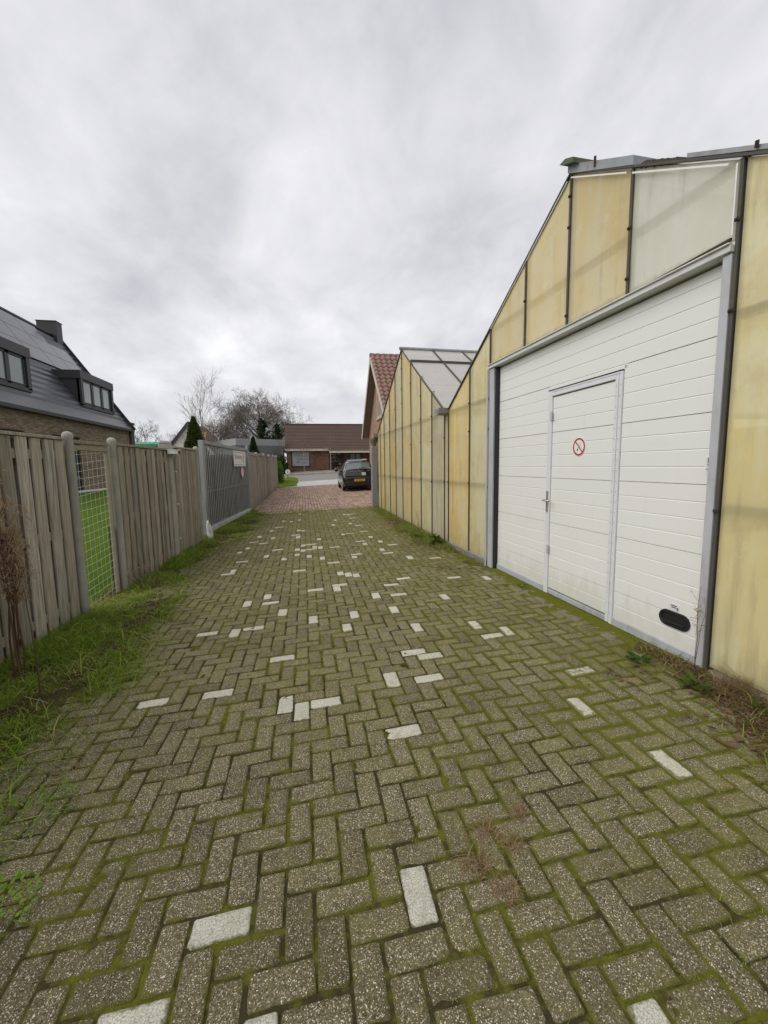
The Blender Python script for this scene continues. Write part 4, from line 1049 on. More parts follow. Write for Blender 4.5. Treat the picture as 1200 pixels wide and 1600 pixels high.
def fence_run(parent, p, q, top, pitch, meshes, L, back=True, seed=0, capw=0.13, cap=True):
    """boards on both sides of the rails from p to q (ground points), top at height top"""
    r = random.Random(seed); p = Vector((*p, 0)); q = Vector((*q, 0)); d = q - p; n = int(round(d.length / pitch)); d.normalize()
    nrm = Vector((d.y, -d.x, 0))                  # towards the lane
    rz = math.atan2(nrm.y, nrm.x)
    for k in range(n):
        s = (k + 0.5) * ((q - p).length / n)
        c = p + d * s
        o = link('fence_board', meshes[r.randrange(len(meshes))], parent)
        o.location = (c.x + nrm.x * 0.036, c.y + nrm.y * 0.036, top - L - r.uniform(0, 0.012)); o.rotation_euler = (r.gauss(0, 0.0035), r.gauss(0, 0.002), rz + r.gauss(0, 0.012))
        if back:
            c2 = p + d * (s + 0.5 * pitch)
            o = link('fence_board', bm_back[k % 4], parent)
            o.location = (c2.x - nrm.x * 0.055, c2.y - nrm.y * 0.055, top - L - r.uniform(0, 0.02)); o.rotation_euler = (0, 0, rz + math.pi)
    for z in (top - 0.16, top - 1.0, top - L + 0.25):
        MB().bar((p.x, p.y, z), (q.x, q.y, z), 0.070, 0.09).build('fence_rail', M['wood_dark'], parent)
    if cap:
        MB().bar((p.x + nrm.x * 0.004, p.y + nrm.y * 0.004, top + 0.017), (q.x + nrm.x * 0.004, q.y + nrm.y * 0.004, top + 0.017), capw, 0.032).build('cap_rail', M['wood'], parent, bevel=0.004)
def round_post(parent, x, y, top, r=0.062, lean=0.0):
    z = float(zg(x, y))
    mb = MB(); mb.lathe((x, y, z), [(r * 1.04, -0.25), (r * 1.02, 0.3), (r, top - z - r * 1.15), (r * 1.04, top - z - r * 1.05), (r * 1.10, top - z - r * 0.7), (r * 1.05, top - z - r * 0.25), (r * 0.80, top - z + r * 0.12), (r * 0.42, top - z + r * 0.32), (0.004, top - z + r * 0.4)], 18)
    return mb.build('fence_post', M['post'], parent, smooth=True)
def fx(y): return -2.60 + 0.065 * (y - 5.2)
bm_near = board_meshes(8, 2.06, 0.150, 1); bm_mid = board_meshes(8, 2.06, 0.126, 2); bm_back = board_meshes(4, 2.06, 0.180, 3)
F1 = root('board_fence', (fx(5.3), 5.3, float(zg(-2.6, 5.3))), 0, 'weathered grey brown board fence with round topped posts and a wire panel', 'fence')
F1.location = (0, 0, 0)
P1, P2, P3, P4 = 5.24, 6.17, 8.05, 9.62
fence_run(F1, (fx(0.9), 0.9), (fx(P1) , P1 - 0.09), 1.935, 0.186, bm_near, 2.06, seed=2)
fence_run(F1, (fx(P2 + .09), P2 + 0.10), (fx(P3), P3 - 0.02), 1.930, 0.170, bm_mid, 2.06, seed=3)
fence_run(F1, (fx(P3 + .1), P3 + 0.16), (fx(P4), P4 - 0.07), 1.985, 0.158, bm_mid, 2.06, seed=5)
for y, t in ((1.5, 2.0), (3.3, 2.0), (P1, 2.02), (P2, 2.015), (P4, 2.055)): round_post(F1, fx(y) + 0.035, y, t, 0.050)
x = fx(P3 + 0.07) - 0.02; mb = MB(); z = float(zg(x, P3)); mb.box((x - 0.085, P3 - 0.03, z - 0.2), (x + 0.095, P3 + 0.17, 2.045))
mb.prism([(x - 0.085, P3 - 0.03, 2.0455), (x + 0.095, P3 - 0.03, 2.0455), (x + 0.06, P3 - 0.03, 2.10), (x - 0.05, P3 - 0.03, 2.10)], (0, 0.20, 0))
mb.build('square_post', M['post'], F1, bevel=0.012)
# wire panel between the first two round posts
wp = root('tmp', (0, 0, 0)); bpy.data.objects.remove(wp)
mb = MB(); A = (fx(P1 + .07), P1 + 0.075); B = (fx(P2 - .07), P2 - 0.075)
mb.bar((A[0], A[1], 1.935), (B[0], B[1], 1.935), 0.075, 0.04); mb.build('cap_rail', M['wood'], F1, bevel=0.004)
mb = MB(); mb.bar((A[0], A[1], 1.868), (B[0], B[1], 1.868), 0.045, 0.055); mb.bar((B[0], B[1] - 0.022, 1.84), (B[0] , B[1] - 0.022, -0.05), 0.05, 0.044, (0, 1, 0)); mb.build('wire_panel_frame', M['wood_dark'], F1, bevel=0.004)
mb = MB()
x_, y_ = B[0] - 0.03, B[1] + 0.01
mb.box((x_ - 0.02, y_ - 0.03, -0.1), (x_ + 0.02, y_ + 0.05, 0.85)); mb.build('rotten_strip', M['rust'], F1)
W = MB(); nw = 8
for k in range(nw):
    t = (k + 0.35) / nw; px, py = A[0] + (B[0] - A[0]) * t, A[1] + (B[1] - A[1]) * t
    W.tube([(px, py, -0.06), (px, py, 1.845)], 0.0013, 4, caps=False)
for k in range(20):
    z = 0.03 + k * 0.0945; sag = 0.012 * math.sin(k * 1.7)
    zz = -0.15 * (1 if k == 0 else 0)
    W.tube([(A[0] + 0.004, A[1] - 0.01, z - 0.05 + sag), ((A[0] + B[0]) / 2 + 0.004, (A[1] + B[1]) / 2, z - 0.02), (B[0] + 0.004, B[1], z + 0.012)], 0.0021, 4, caps=False)
W.build('wire_mesh', M['wire'], F1)
# far fence beyond the gate
F2 = root('board_fence', (0, 0, 0), 0, 'weathered board fence running from the grey gate to the road', 'fence')
bm_far = board_meshes(5, 1.92, 0.125, 9)
def f2x(y): return -1.87 + 0.0145 * (y - 14.75)
pts = [14.72, 16.9, 19.4, 21.9, 24.4, 26.45]
for k, (a, b) in enumerate(zip(pts[:-1], pts[1:])):
    top = 2.03 + 0.012 * (a - 14.7)
    fence_run(F2, (f2x(a), a + 0.07), (f2x(b), b - 0.07), top, 0.165, bm_far, 1.92, back=(k < 2), seed=20 + k)
    round_post(F2, f2x(a) + 0.03, a, top + 0.10, 0.062)
round_post(F2, f2x(pts[-1]) + 0.03, pts[-1], 2.27, 0.062)
MB().bar((f2x(14.7) - 0.01, 14.72, 0.22), (f2x(26.4), 26.4, 0.42), 0.03, 0.18).build('gravel_board', M['wood_dark'], F2)

# steel bar gate
g0 = Vector((-2.29, 10.12, 0)); g1 = Vector((-1.855, 14.62, 0)); gd = (g1 - g0).normalized(); gn = Vector((gd.y, -gd.x, 0)); GL = (g1 - g0).length
GT = root('steel_gate', (0, 0, 0), 0, 'closed grey steel bar gate hung in line with the board fence', 'gate')
def gp(s, z, off=0.0): p = g0 + gd * s + gn * off; return (p.x, p.y, z)
def gtop(s): return 2.235 - 0.01 * s
def gbot(s): return 0.10 + 0.006 * s
MB().bar(gp(0.07, 0.05), gp(0.07, 2.24), 0.14, 0.10, gn).build('gate_post', M['gate'], GT, bevel=0.006)
MB().bar(gp(0.0, 0.0, -0.20), gp(0.0, 2.05, -0.20), 0.10, 0.10, gn).build('gate_post', M['gate'], GT, bevel=0.006)
MB().bar(gp(GL - 0.03, 0.06), gp(GL - 0.03, 2.34), 0.07, 0.07, gn).build('gate_post', M['galv_dark'], GT, bevel=0.006)
mb = MB(); mb.bar(gp(0.14, gtop(0) - 0.035), gp(2.36, gtop(2.36) - 0.035), 0.09, 0.075); mb.build('top_rail', M['galv_dark'], GT, bevel=0.004)
mb = MB(); mb.bar(gp(2.40, gtop(2.4) - 0.035), gp(GL - 0.06, gtop(GL) - 0.01), 0.09, 0.085); mb.build('top_rail', M['galv_dark'], GT, bevel=0.004)
mb = MB(); mb.bar(gp(0.10, gbot(0) + 0.05), gp(GL, gbot(GL) + 0.05), 0.10, 0.10); mb.build('bottom_rail', M['galv'], GT, bevel=0.005)
nb = 30
barm = MB(); barm.box((-0.006, -0.026, 0), (0.006, 0.026, 2.02)); barm = barm.mesh('gate_bar', M['gate'])
for k in range(nb):
    s = 0.20 + k * (GL - 0.32) / (nb - 1)
    o = link('gate_bar', barm, GT); o.location = gp(s, gbot(s) + 0.10); o.rotation_euler = (0, 0, math.atan2(gn.y, gn.x)); o.scale = (1, 1, (gtop(s) - 0.07 - gbot(s) - 0.10) / 2.02)
mb = MB(); mb.prism([gp(0.16, gbot(0) + 0.12, -0.045), gp(GL - 0.05, gbot(GL) + 0.12, -0.045), gp(GL - 0.05, 1.98, -0.045), gp(2.0, 1.98, -0.045), gp(0.16, 1.90, -0.045)], -gn * 0.008); mb.build('windbreak', M['screen'], GT)
mb = MB(); mb.bar(gp(0.16, 1.05, -0.025), gp(GL - 0.05, 1.08, -0.025), 0.02, 0.05); mb.build('middle_rail', M['gate'], GT)
mb = MB(); mb.bar(gp(0.27, 1.16, 0.02), gp(0.41, 1.16, 0.02), 0.012, 0.02); mb.build('latch', M['steel'], GT)
# signs on the gate
def on_gate(o, s, z, off=0.02):
    p = gp(s, z, off)
    m = Matrix((gd * 1.0, Vector((0, 0, 1)), gn)).transposed().to_4x4(); m.translation = p
    # text must read from the lane: x axis along the reader's right
    o.matrix_world = m
SG = root('address_sign', (0, 0, 0), 0, 'white rectangular address board near the top of the grey gate', 'sign'); on_gate(SG, 3.38, 1.875, 0.030)
MB().box((-0.71, -0.23, 0), (0.71, 0.23, 0.006)).build('board', M['pale_sign'], SG)
mb = MB()
for z in (0.185, -0.185): mb.box((-0.66, z - 0.008, 0.0062), (0.66, z + 0.008, 0.0075))
mb.build('border_line', M['galv_dark'], SG)
t = text_mesh('Nachtweg 38', 0.215, 'lettering', M['galv_dark'], SG); t.location = (-0.02, 0.055, 0.0085)
t = text_mesh('B', 0.16, 'lettering', M['galv_dark'], SG); t.location = (0.46, -0.09, 0.0085)
NE = root('prohibition_sign', (0, 0, 0), 0, 'small faded round prohibition sign below the white board on the gate', 'sign'); on_gate(NE, 3.62, 1.46, 0.030)
MB().lathe((0, 0, 0), [(0.19, 0), (0.19, 0.005)], 28).build('disc', M['pink'], NE)
ring(0.150, 0.186, 0.0052, 0.007, 32).build('ring', simple('faded red', (0.40, 0.16, 0.19), 0.6), NE)
# white bag at the foot of the gate
mb = MB(); rr = random.Random(3); vs = []; fs = []; nr, ns = 9, 10
for i in range(nr):
    t = i / (nr - 1); zz = -0.04 + 0.46 * t; rad = 0.068 * (0.35 + 1.0 * math.sin(math.pi * min(1, t * 0.86 + 0.10)) ** 0.8) * (1 - 0.4 * t)
    for k in range(ns):
        a = 2 * math.pi * k / ns; q = rad * rr.uniform(0.65, 1.25)
        vs.append((-2.17 + math.cos(a) * q * 0.8 - 0.03 * t, 10.05 + math.sin(a) * q * 1.1 - 0.10 * t * t, zz))
for i in range(nr - 1):
    for k in range(ns): fs.append((i * ns + k, i * ns + (k + 1) % ns, (i + 1) * ns + (k + 1) % ns, (i + 1) * ns + k))
fs += [tuple(reversed(range(ns))), tuple(range((nr - 1) * ns, nr * ns))]
mb.add(vs, fs); mb.build('plastic_bag', M['bag'], smooth=True, label='crumpled white plastic bag at the foot of the steel gate', cat='bag')

# security camera on the square post, its cable below it
SC = root('security_camera', (fx(8.1) + 0.09, 8.12, 1.90), 0, 'small white box security camera on the square post of the board fence', 'camera')
mb = MB(); mb.box((-0.02, -0.20, -0.035), (0.09, 0.16, 0.035)); mb.prism([(-0.03, -0.21, 0.036), (0.10, -0.21, 0.036), (0.10, 0.21, 0.046), (-0.03, 0.21, 0.046)], (0, 0, 0.007)); mb.build('housing', M['white'], SC, bevel=0.006)
mb = MB(); mb.box((0.091, 0.04, -0.026), (0.096, 0.15, 0.026)); mb.build('front_glass', M['glass_dark'], SC)
mb = MB(); mb.lathe((0.096, 0.095, 0), [(0.022, 0), (0.018, 0.012)], 12, axis='X'); mb.build('lens', M['black'], SC)
mb = MB(); mb.tube([(-0.09, 0.0, -0.09), (-0.03, 0.0, -0.08), (0.02, 0.0, -0.036)], 0.016, 8); mb.build('bracket', M['galv'], SC)
CB = root('cable', (fx(8.3) + 0.05, 8.33, 0), 0, 'thin grey cable clipped down the board fence below the camera', 'cable')
MB().tube([(0.0, -0.06, 1.82), (0.005, 0, 1.6), (0.004, 0.01, 0.9), (0.004, 0.0, 0.02)], 0.008, 6).build('wire', M['galv_dark'], CB)
for z in (1.55, 0.95, 0.30): MB().box((-0.004, -0.03, z - 0.008), (0.016, 0.03, z + 0.008)).build('clip', M['white'], CB)

# ------------------------------------------------------------------ dead weed in front of the near fence
def stem_plant(name, base, n, h, spread, label, cat, mats, seed, fluff=0, fl_r=0.1, curve=0.3, twigs=6, rad=0.005, tmin=0.35):
    r = random.Random(seed); R_ = root(name, base, 0, label, cat)
    mb = MB(); V = []; Q = []; T = []
    for k in range(n):
        a = r.uniform(0, 6.28); l = h * r.uniform(0.55, 1.0); sp = spread * r.uniform(0.3, 1); bx, by = r.gauss(0, 0.03), r.gauss(0, 0.03)
        pts = []
        for i in range(6):
            t = i / 5; pts.append((bx + math.cos(a) * sp * t ** 1.5 + r.gauss(0, 0.008), by + math.sin(a) * sp * t ** 1.5 + r.gauss(0, 0.008), l * t))
        mb.tube(pts, [rad * (1 - 0.75 * i / 5) for i in range(6)], 5, tone=r.uniform(0.2, 0.9))
        for q in range(twigs):
            t = r.uniform(tmin, 0.98); i = min(4, int(t * 5)); p = Vector(pts[i]).lerp(Vector(pts[i + 1]), t * 5 - i)
            b = r.uniform(0, 6.28); tl = h * r.uniform(0.05, 0.16); e = p + Vector((math.cos(b) * tl * 0.6, math.sin(b) * tl * 0.6, tl))
            mb.tube([p, p.lerp(e, 0.5) + Vector((0, 0, -tl * 0.1)), e], [rad * 0.35, rad * 0.25, rad * 0.12], 3, tone=r.uniform(0.2, 0.9))
            for f in range(fluff):
                c = p.lerp(e, r.uniform(0.2, 1.05)); s = r.uniform(0.008, 0.022); nb_ = len(V)
                u = Vector((r.gauss(0, 1), r.gauss(0, 1), r.gauss(0, 1) + 0.6)).normalized(); w = u.orthogonal().normalized()
                o = c + Vector((r.gauss(0, 1), r.gauss(0, 1), r.gauss(0, 1))) * fl_r * 0.35
                for (x_, y_) in ((-1, -0.12), (1, -0.12), (1, 0.12), (-1, 0.12)): V.append(tuple(o + u * s * 1.3 * x_ + w * s * y_))
                Q.append((nb_, nb_ + 1, nb_ + 2, nb_ + 3)); T += [r.uniform(0.35, 1)] * 4
    mb.build('stems', mats[0], R_)
    if V: props(link('seed_heads', np_mesh('seed_heads', V, Q, mats=[mats[1]], tone=T), R_), kind='stuff')
    return R_
M['stem'] = simple('brown dead stem', (0.085, 0.042, 0.026), 0.9, 0.3, 20)
stem_plant('dead_weed', (-2.33, 3.70, -0.07), 6, 1.72, 0.13, 'tall dead brown weed with fluffy seed heads in front of the near fence boards', 'weed', (M['stem'], M['dry']), 4, fluff=26, fl_r=0.09, twigs=13, rad=0.009, tmin=0.55)
stem_plant('dead_weed', (-1.98, 3.35, -0.06), 1, 0.95, 0.16, 'single thin bare brown stalk beside the tall dead weed', 'weed', (M['stem'], M['dry']), 6, twigs=3, rad=0.006)
stem_plant('dead_weed', (-2.32, 6.28, -0.08), 7, 0.42, 0.2, 'short brown dead stalks at the foot of the second round post', 'weed', (M['stem'], M['dry']), 9, fluff=4, fl_r=0.04, twigs=3, rad=0.004)
stem_plant('dead_weed', (float(wall_x(8.72)) - 0.10, 8.75, 0.10), 2, 0.62, 0.10, 'thin bare seedling standing against the pale greenhouse panel', 'weed', (M['stem'], M['dry']), 12, fluff=0, twigs=8, rad=0.004)
stem_plant('dead_weed', (2.70, 2.34, 0.12), 3, 0.66, 0.06, 'thin dry stalk against the right steel door post', 'weed', (M['stem'], M['dry']), 15, fluff=3, fl_r=0.03, twigs=4, rad=0.003)

def dry_tuft(base, n, h, spread, label, seed, width=0.0022, mat='dry', name='dry_grass', cat='dry grass', zf=None, lo=0.0):
    r = np.random.default_rng(seed)
    a = r.uniform(0, 6.283, n); rr_ = spread * np.sqrt(r.random(n))
    x = base[0] + np.cos(a) * rr_; y = base[1] + np.sin(a) * rr_
    z = (zf(x, y) if zf else zg(x, y)) + base[2]
    V, Q, T = blades(n, np.stack([x, y, z], -1), h * r.uniform(0.4, 1, n), np.full(n, width) * r.uniform(0.6, 1.4, n), 1.5, lo + (1 - lo) * r.uniform(0, 1, n), 0.9, seed + 1)
    return props(link(name, np_mesh(name, V, Q, mats=[M[mat]], tone=T)), label=label, cat=cat)
# withered tufts on the near pavers
mb_pts = [(0.72, 1.52, 0.045, 110), (0.62, 1.40, 0.06, 120), (0.80, 1.44, 0.05, 90), (0.68, 1.27, 0.05, 90), (0.90, 1.58, 0.04, 60)]
V = []; Q = []; T = []; nn = 0
for k, (x, y, s, n) in enumerate(mb_pts):
    r = np.random.default_rng(50 + k); a = r.uniform(0, 6.283, n); rr_ = s * np.sqrt(r.random(n)); px = x + np.cos(a) * rr_; py = y + np.sin(a) * rr_
    v, q, t = blades(n, np.stack([px, py, zg(px, py) - 0.004], -1), 0.085 * r.uniform(0.3, 1, n), 0.0026 * r.uniform(0.6, 1.4, n), 1.9, r.uniform(0.5, 0.95, n), 0.95, 70 + k)
    V.append(v); Q.append(q + nn); nn += len(v); T.append(t)
props(link('dry_grass', np_mesh('dry_grass', np.concatenate(V), np.concatenate(Q), mats=[M['dry']], tone=np.concatenate(T))), label='withered reddish brown grass tuft sprawled over the near pavers', cat='dry grass')
dry_tuft((2.70, 2.10, 0.02), 260, 0.20, 0.10, 'dry straw coloured grass at the foot of the right door post', 31, zf=verge_right)
dry_tuft((2.72, 1.72, 0.02), 330, 0.22, 0.13, 'dry straw coloured grass below the near yellow panel, furthest from the door', 32, zf=verge_right)
dry_tuft((-2.25, 6.45, 0.0), 260, 0.16, 0.20, 'brown dry grass beside the second round post of the fence', 33, zf=verge_left)
dry_tuft((1.86, 7.5, 0.0), 300, 0.07, 0.28, 'dark brown clump of dead grass on the mossy pavers by the yellow panels', 34, zf=zg)
dry_tuft((2.02, 5.72, 0.0), 220, 0.05, 0.16, 'dark clump of dead stalks near the left corner of the door', 35, zf=zg, width=0.004)
# leafy weeds
def leaf_plant(base, n, size, label, seed, mat='leaf', hgt=0.05, spread=None):
    r = random.Random(seed); R_ = root('leafy_weed', base, 0, label, 'weed'); me = []
    for k in range(4):
        mb = MB(); s = size * r.uniform(0.8, 1.2)
        mb.add([(0, 0, 0), (s * 0.28, -s * 0.26, s * 0.06), (s * 0.75, -s * 0.22, s * 0.06), (s, 0, -s * 0.08), (s * 0.75, s * 0.22, s * 0.06), (s * 0.28, s * 0.26, s * 0.06), (s * 0.5, 0, s * 0.0)],
               [(0, 1, 6), (1, 2, 6), (2, 3, 6), (3, 4, 6), (4, 5, 6), (5, 0, 6)], tone=r.uniform(0.2, 0.8)); me.append(mb.mesh('leaf', M[mat], fix=False))
    for k in range(n):
        o = link('leaf', me[k % 4], R_); a = r.uniform(0, 6.28); d = r.uniform(0.0, size * 0.9) if spread is None else spread * math.sqrt(r.random())
        o.location = (math.cos(a) * d, math.sin(a) * d, r.uniform(0.005, hgt)); o.rotation_euler = (r.gauss(0, 0.3), -r.uniform(-0.2, 0.7), a + r.gauss(0, 0.6))
    return R_
def gpz(f, x, y): return (x, y, float(max(f(np.array(x), np.array(y)), zg(x, y))) + 0.004)
leaf_plant(gpz(verge_right, 2.52, 2.18), 16, 0.075, 'green leafy weed left of the steel door post foot', 41)
leaf_plant(gpz(verge_right, 2.46, 2.62), 14, 0.065, 'green leafy weed at the right end of the door sill', 42)
leaf_plant(gpz(verge_right, 2.28, 1.48), 12, 0.060, 'small green weed at the edge of the brown needles, nearest the camera', 43)
leaf_plant(gpz(verge_right, 2.58, 1.86), 12, 0.060, 'green weed among dry grass right of the door post', 44)
leaf_plant(gpz(verge_left, -1.35, 2.15), 150, 0.024, 'bright green weed spreading over the pavers at the left edge', 45, 'sprout', hgt=0.03, spread=0.17)
leaf_plant(gpz(verge_left, -1.22, 1.62), 130, 0.024, 'bright green weed at the lower left corner of the lane', 46, 'sprout', hgt=0.03, spread=0.15)
leaf_plant(gpz(verge_left, -1.42, 1.85), 90, 0.022, 'green weed between the two bright weeds at the left edge', 47, 'sprout', hgt=0.03, spread=0.12)
leaf_plant(gpz(verge_right, float(wall_x(7.4)) - 0.22, 7.4), 30, 0.11, 'clump of broad green leaves below the greyish panel', 48, hgt=0.16)
leaf_plant(gpz(verge_right, float(wall_x(8.1)) - 0.35, 8.1), 20, 0.09, 'smaller clump of green leaves further along the yellow wall', 49, hgt=0.1)

def rebase(r_, loc):
    v = Vector(loc); r_.location = v
    for c in r_.children: c.location = Vector(c.location) - v
rebase(F1, (fx(5.3), 5.3, -0.09)); rebase(F2, (f2x(20), 20, 0.16)); rebase(GT, (-2.08, 12.4, 0.0))

# ------------------------------------------------------------------ left house: dark brick, steep tiled roof with solar panels and two dormers
# local frame: a along the wall towards the camera (world -y), w inwards (world -x)
HC = (-10.80, 29.34)
def hp(a, w, z): return (HC[0] - w, HC[1] - a, z)
LH = root('brick_house', (0, 0, 0), 0, 'modern dark brick house with steep black roof and solar panels behind the board fence', 'house')
AL, ZE, WR, ZRi = 15.0, 4.30, 3.55, 9.47
tanp = (ZRi - ZE) / WR
def hbox(mb, a0, a1, w0, w1, z0, z1): p = hp(a0, w0, z0); q = hp(a1, w1, z1); return mb.box(p, q)
# long wall with openings
openings = [(6.15, 8.45, 0.62, 3.18, 'door'), (10.3, 12.1, 1.2, 3.16, 'window')]
mb = MB(); cuts = [0.0]
for a0, a1, z0, z1, k in openings: cuts += [a0, a1]
cuts.append(AL)
for k in range(len(cuts) - 1):
    if k % 2 == 0: hbox(mb, cuts[k], cuts[k + 1], 0, 0.3, 0.2, ZE)
    else:
        a0, a1, z0, z1, t = openings[k // 2]; hbox(mb, a0, a1, 0, 0.3, z1, ZE)
        if z0 > 0.7: hbox(mb, a0, a1, 0, 0.3, 0.2, z0)
wall = mb.build('wall', M['brick_dark'], LH)
mb = MB(); mb.prism([hp(0.0, 0.3, 0.2), hp(0.0, 2 * WR - 0.3, 0.2), hp(0.0, 2 * WR, ZE), hp(0.0, WR, ZRi - 0.1), hp(0.0, 0, ZE)], (0, -0.3, 0)); mb.prism([hp(AL, 0.3, 0.2), hp(AL, 2 * WR - 0.3, 0.2), hp(AL, 2 * WR, ZE), hp(AL, WR, ZRi - 0.1), hp(AL, 0, ZE)], (0, 0.3, 0)); hbox(mb, 0, AL, 2 * WR - 0.3, 2 * WR, 0.2, ZE)
mb.build('end_walls', M['brick_dark'], LH)
lint = MB()
for a0, a1, z0, z1, t in openings:
    n = int((a1 - a0 + 0.4) / 0.075)
    for k in range(n): a = a0 - 0.2 + k * (a1 - a0 + 0.4) / n; hbox(lint, a + 0.005, a + 0.068, -0.012, 0.0, z1 + 0.02, z1 + 0.225)
lint.build('soldier_course', M['brick_dark'], LH)
for a0, a1, z0, z1, t in openings:
    fr = MB()
    for (u0, u1, v0, v1) in ((a0, a1, z1 - 0.08, z1), (a0, a1, z0, z0 + 0.08), (a0, a0 + 0.08, z0 + 0.08, z1 - 0.08), (a1 - 0.08, a1, z0 + 0.08, z1 - 0.08), ((a0 + a1) / 2 - 0.04, (a0 + a1) / 2 + 0.04, z0 + 0.08, z1 - 0.08)): hbox(fr, u0, u1, 0.10, 0.2, v0, v1)
    w = fr.build('window', M['anthracite'], LH)
    g = MB(); hbox(g, a0 + 0.05, a1 - 0.05, 0.14, 0.16, z0 + 0.05, z1 - 0.05); g.build('pane', M['glass_blue'], w)
    for k_ in range(1, 4):
        zz_ = z0 + (z1 - z0) * k_ / 4; q_ = MB(); hbox(q_, a0 + 0.08, a1 - 0.08, 0.11, 0.138, zz_ - 0.015, zz_ + 0.015); q_.build('glazing_bar', M['cream'], w)
mb = MB(); hbox(mb, -0.3, AL, -0.55, -0.05, 0.35, 0.60); mb.build('terrace_edge', M['white_wall'], LH)
# roof: courses of flat tiles, each a slab lapping over the one below
nc = 17; ww = WR / nc
for k in range(nc):
    w0 = -0.22 if k == 0 else k * ww; w1 = (k + 1) * ww
    z0 = ZE + w0 * tanp; z1 = ZE + w1 * tanp
    mb = MB(); mb.prism([hp(-0.02, w0, z0 + 0.01), hp(-0.02, w1 + 0.02, z1 + 0.01), hp(-0.02, w1 + 0.02, z1 + 0.03), hp(-0.02, w0, z0 + 0.125)], (0, -(AL + 0.04), 0))
    mb.build('roof_course', M['slate'], LH)
mb = MB(); mb.prism([hp(0.0, WR, ZRi), hp(0, 2 * WR + 0.2, ZE - 0.25), hp(0, 2 * WR + 0.2, ZE - 0.15), hp(0, WR, ZRi + 0.08)], (0, -AL, 0)); mb.build('rear_slope', M['slate'], LH)
mb = MB(); mb.bar(hp(-0.05, WR, ZRi + 0.06), hp(AL, WR, ZRi + 0.06), 0.24, 0.10); mb.build('ridge', M['anthracite'], LH)
mb = MB(); mb.bar(hp(-0.07, -0.25, ZE - 0.25), hp(-0.07, WR, ZRi + 0.09), 0.10, 0.26, (0, 0, 1)); mb.build('verge_board', M['anthracite'], LH)
mb = MB(); hbox(mb, -0.02, AL, -0.30, -0.01, ZE - 0.36, ZE - 0.22); mb.build('gutter', M['anthracite'], LH)
mb = MB(); hbox(mb, -0.42, 0.12, -0.12, 0.55, 0.2, ZE + 0.12); hbox(mb, -0.46, 0.10, -0.16, 0.60, ZE + 0.12, ZE + 0.24); mb.build('corner_pier', simple('purple brown brick', (0.075, 0.048, 0.045), 0.85, 0.3, 8), LH, bevel=0.01)
# solar panels
sinp = tanp / math.hypot(1, tanp); cosp = 1 / math.hypot(1, tanp)
def roofp(a, z, off): w = (z - ZE) / tanp; return Vector(hp(a, w - off * sinp, z + off * cosp))
for row, (z0, z1, astart) in enumerate(((8.49, 9.29, 2.63), (7.68, 8.47, 0.86), (6.86, 7.66, 0.86))):
    a = astart
    while a < 13.5:
        q = [roofp(a + 0.01, z0, 0.10), roofp(a + 1.73, z0, 0.10), roofp(a + 1.73, z1, 0.10), roofp(a + 0.01, z1, 0.10)]
        mb = MB(); mb.prism(q, (Vector((sinp, 0, cosp)) * 0.035)); mb.build('solar_panel', M['solar'], LH)
        a += 1.755
# dormers
def dormer(a0, a1, w0, z0, z1, lights):
    dback = (z1 - ZE) / tanp + 0.1
    mb = MB(); hbox(mb, a0 + 0.105, a1 - 0.105, w0 + 0.12, w0 + 0.16, z0, z1 - 0.43); d = mb.build('dormer', M['curtain'], LH)
    for aa, ee in ((a0, -0.10), (a1, 0.10)): mb = MB(); mb.prism([hp(aa, w0, z1), hp(aa, dback, z1), hp(aa, w0, z0 - 0.3)], (0, ee, 0)); mb.build('dormer_cheek', M['anthracite'], d)
    mb = MB(); hbox(mb, a0 - 0.06, a1 + 0.06, w0 - 0.12, dback, z1 - 0.42, z1); mb.build('dormer_roof', M['anthracite'], d, bevel=0.01)
    mb = MB(); hbox(mb, a0, a0 + 0.22, w0 - 0.10, w0 + 0.1, z0, z1 - 0.42); hbox(mb, a1 - 0.22, a1, w0 - 0.10, w0 + 0.1, z0, z1 - 0.42); hbox(mb, a0, a1, w0 - 0.10, w0 + 0.1, z0 - 0.08, z0 + 0.06); mb.build('dormer_front', M['anthracite'], d)
    wdt = (a1 - a0 - 0.44) / lights
    for k in range(lights):
        u0 = a0 + 0.22 + k * wdt; u1 = u0 + wdt; v0, v1 = z0 + 0.06, z1 - 0.42
        f = MB()
        for (p, q, s, t) in ((u0, u1, v0, v0 + 0.09), (u0, u1, v1 - 0.09, v1), (u0, u0 + 0.11, v0, v1), (u1 - 0.11, u1, v0, v1)): hbox(f, p, q, w0 - 0.04, w0 + 0.04, s, t)
        hbox(f, u0 + 0.11, u1 - 0.11, w0 - 0.07, w0 - 0.042, v0 + 0.09, v0 + 0.115)
        f.build('dormer_window', M['anthracite'], d)
        g = MB(); hbox(g, u0 + 0.08, u1 - 0.08, w0 + 0.0, w0 + 0.012, v0 + 0.06, v1 - 0.06); g.build('pane', M['glass'], d)
dormer(1.2, 4.86, 0.40, 4.95, 6.70, 3)
dormer(8.95, 12.6, 0.40, 4.95, 6.68, 3)
mb = MB(); hbox(mb, 0.08, 0.70, 3.22, 4.25, 8.4, 10.30); hbox(mb, 0.05, 0.73, 3.19, 4.28, 10.30, 10.35); mb.build('chimney', M['anthracite'], LH, bevel=0.01)
rebase(LH, (HC[0], HC[1], 0.5))

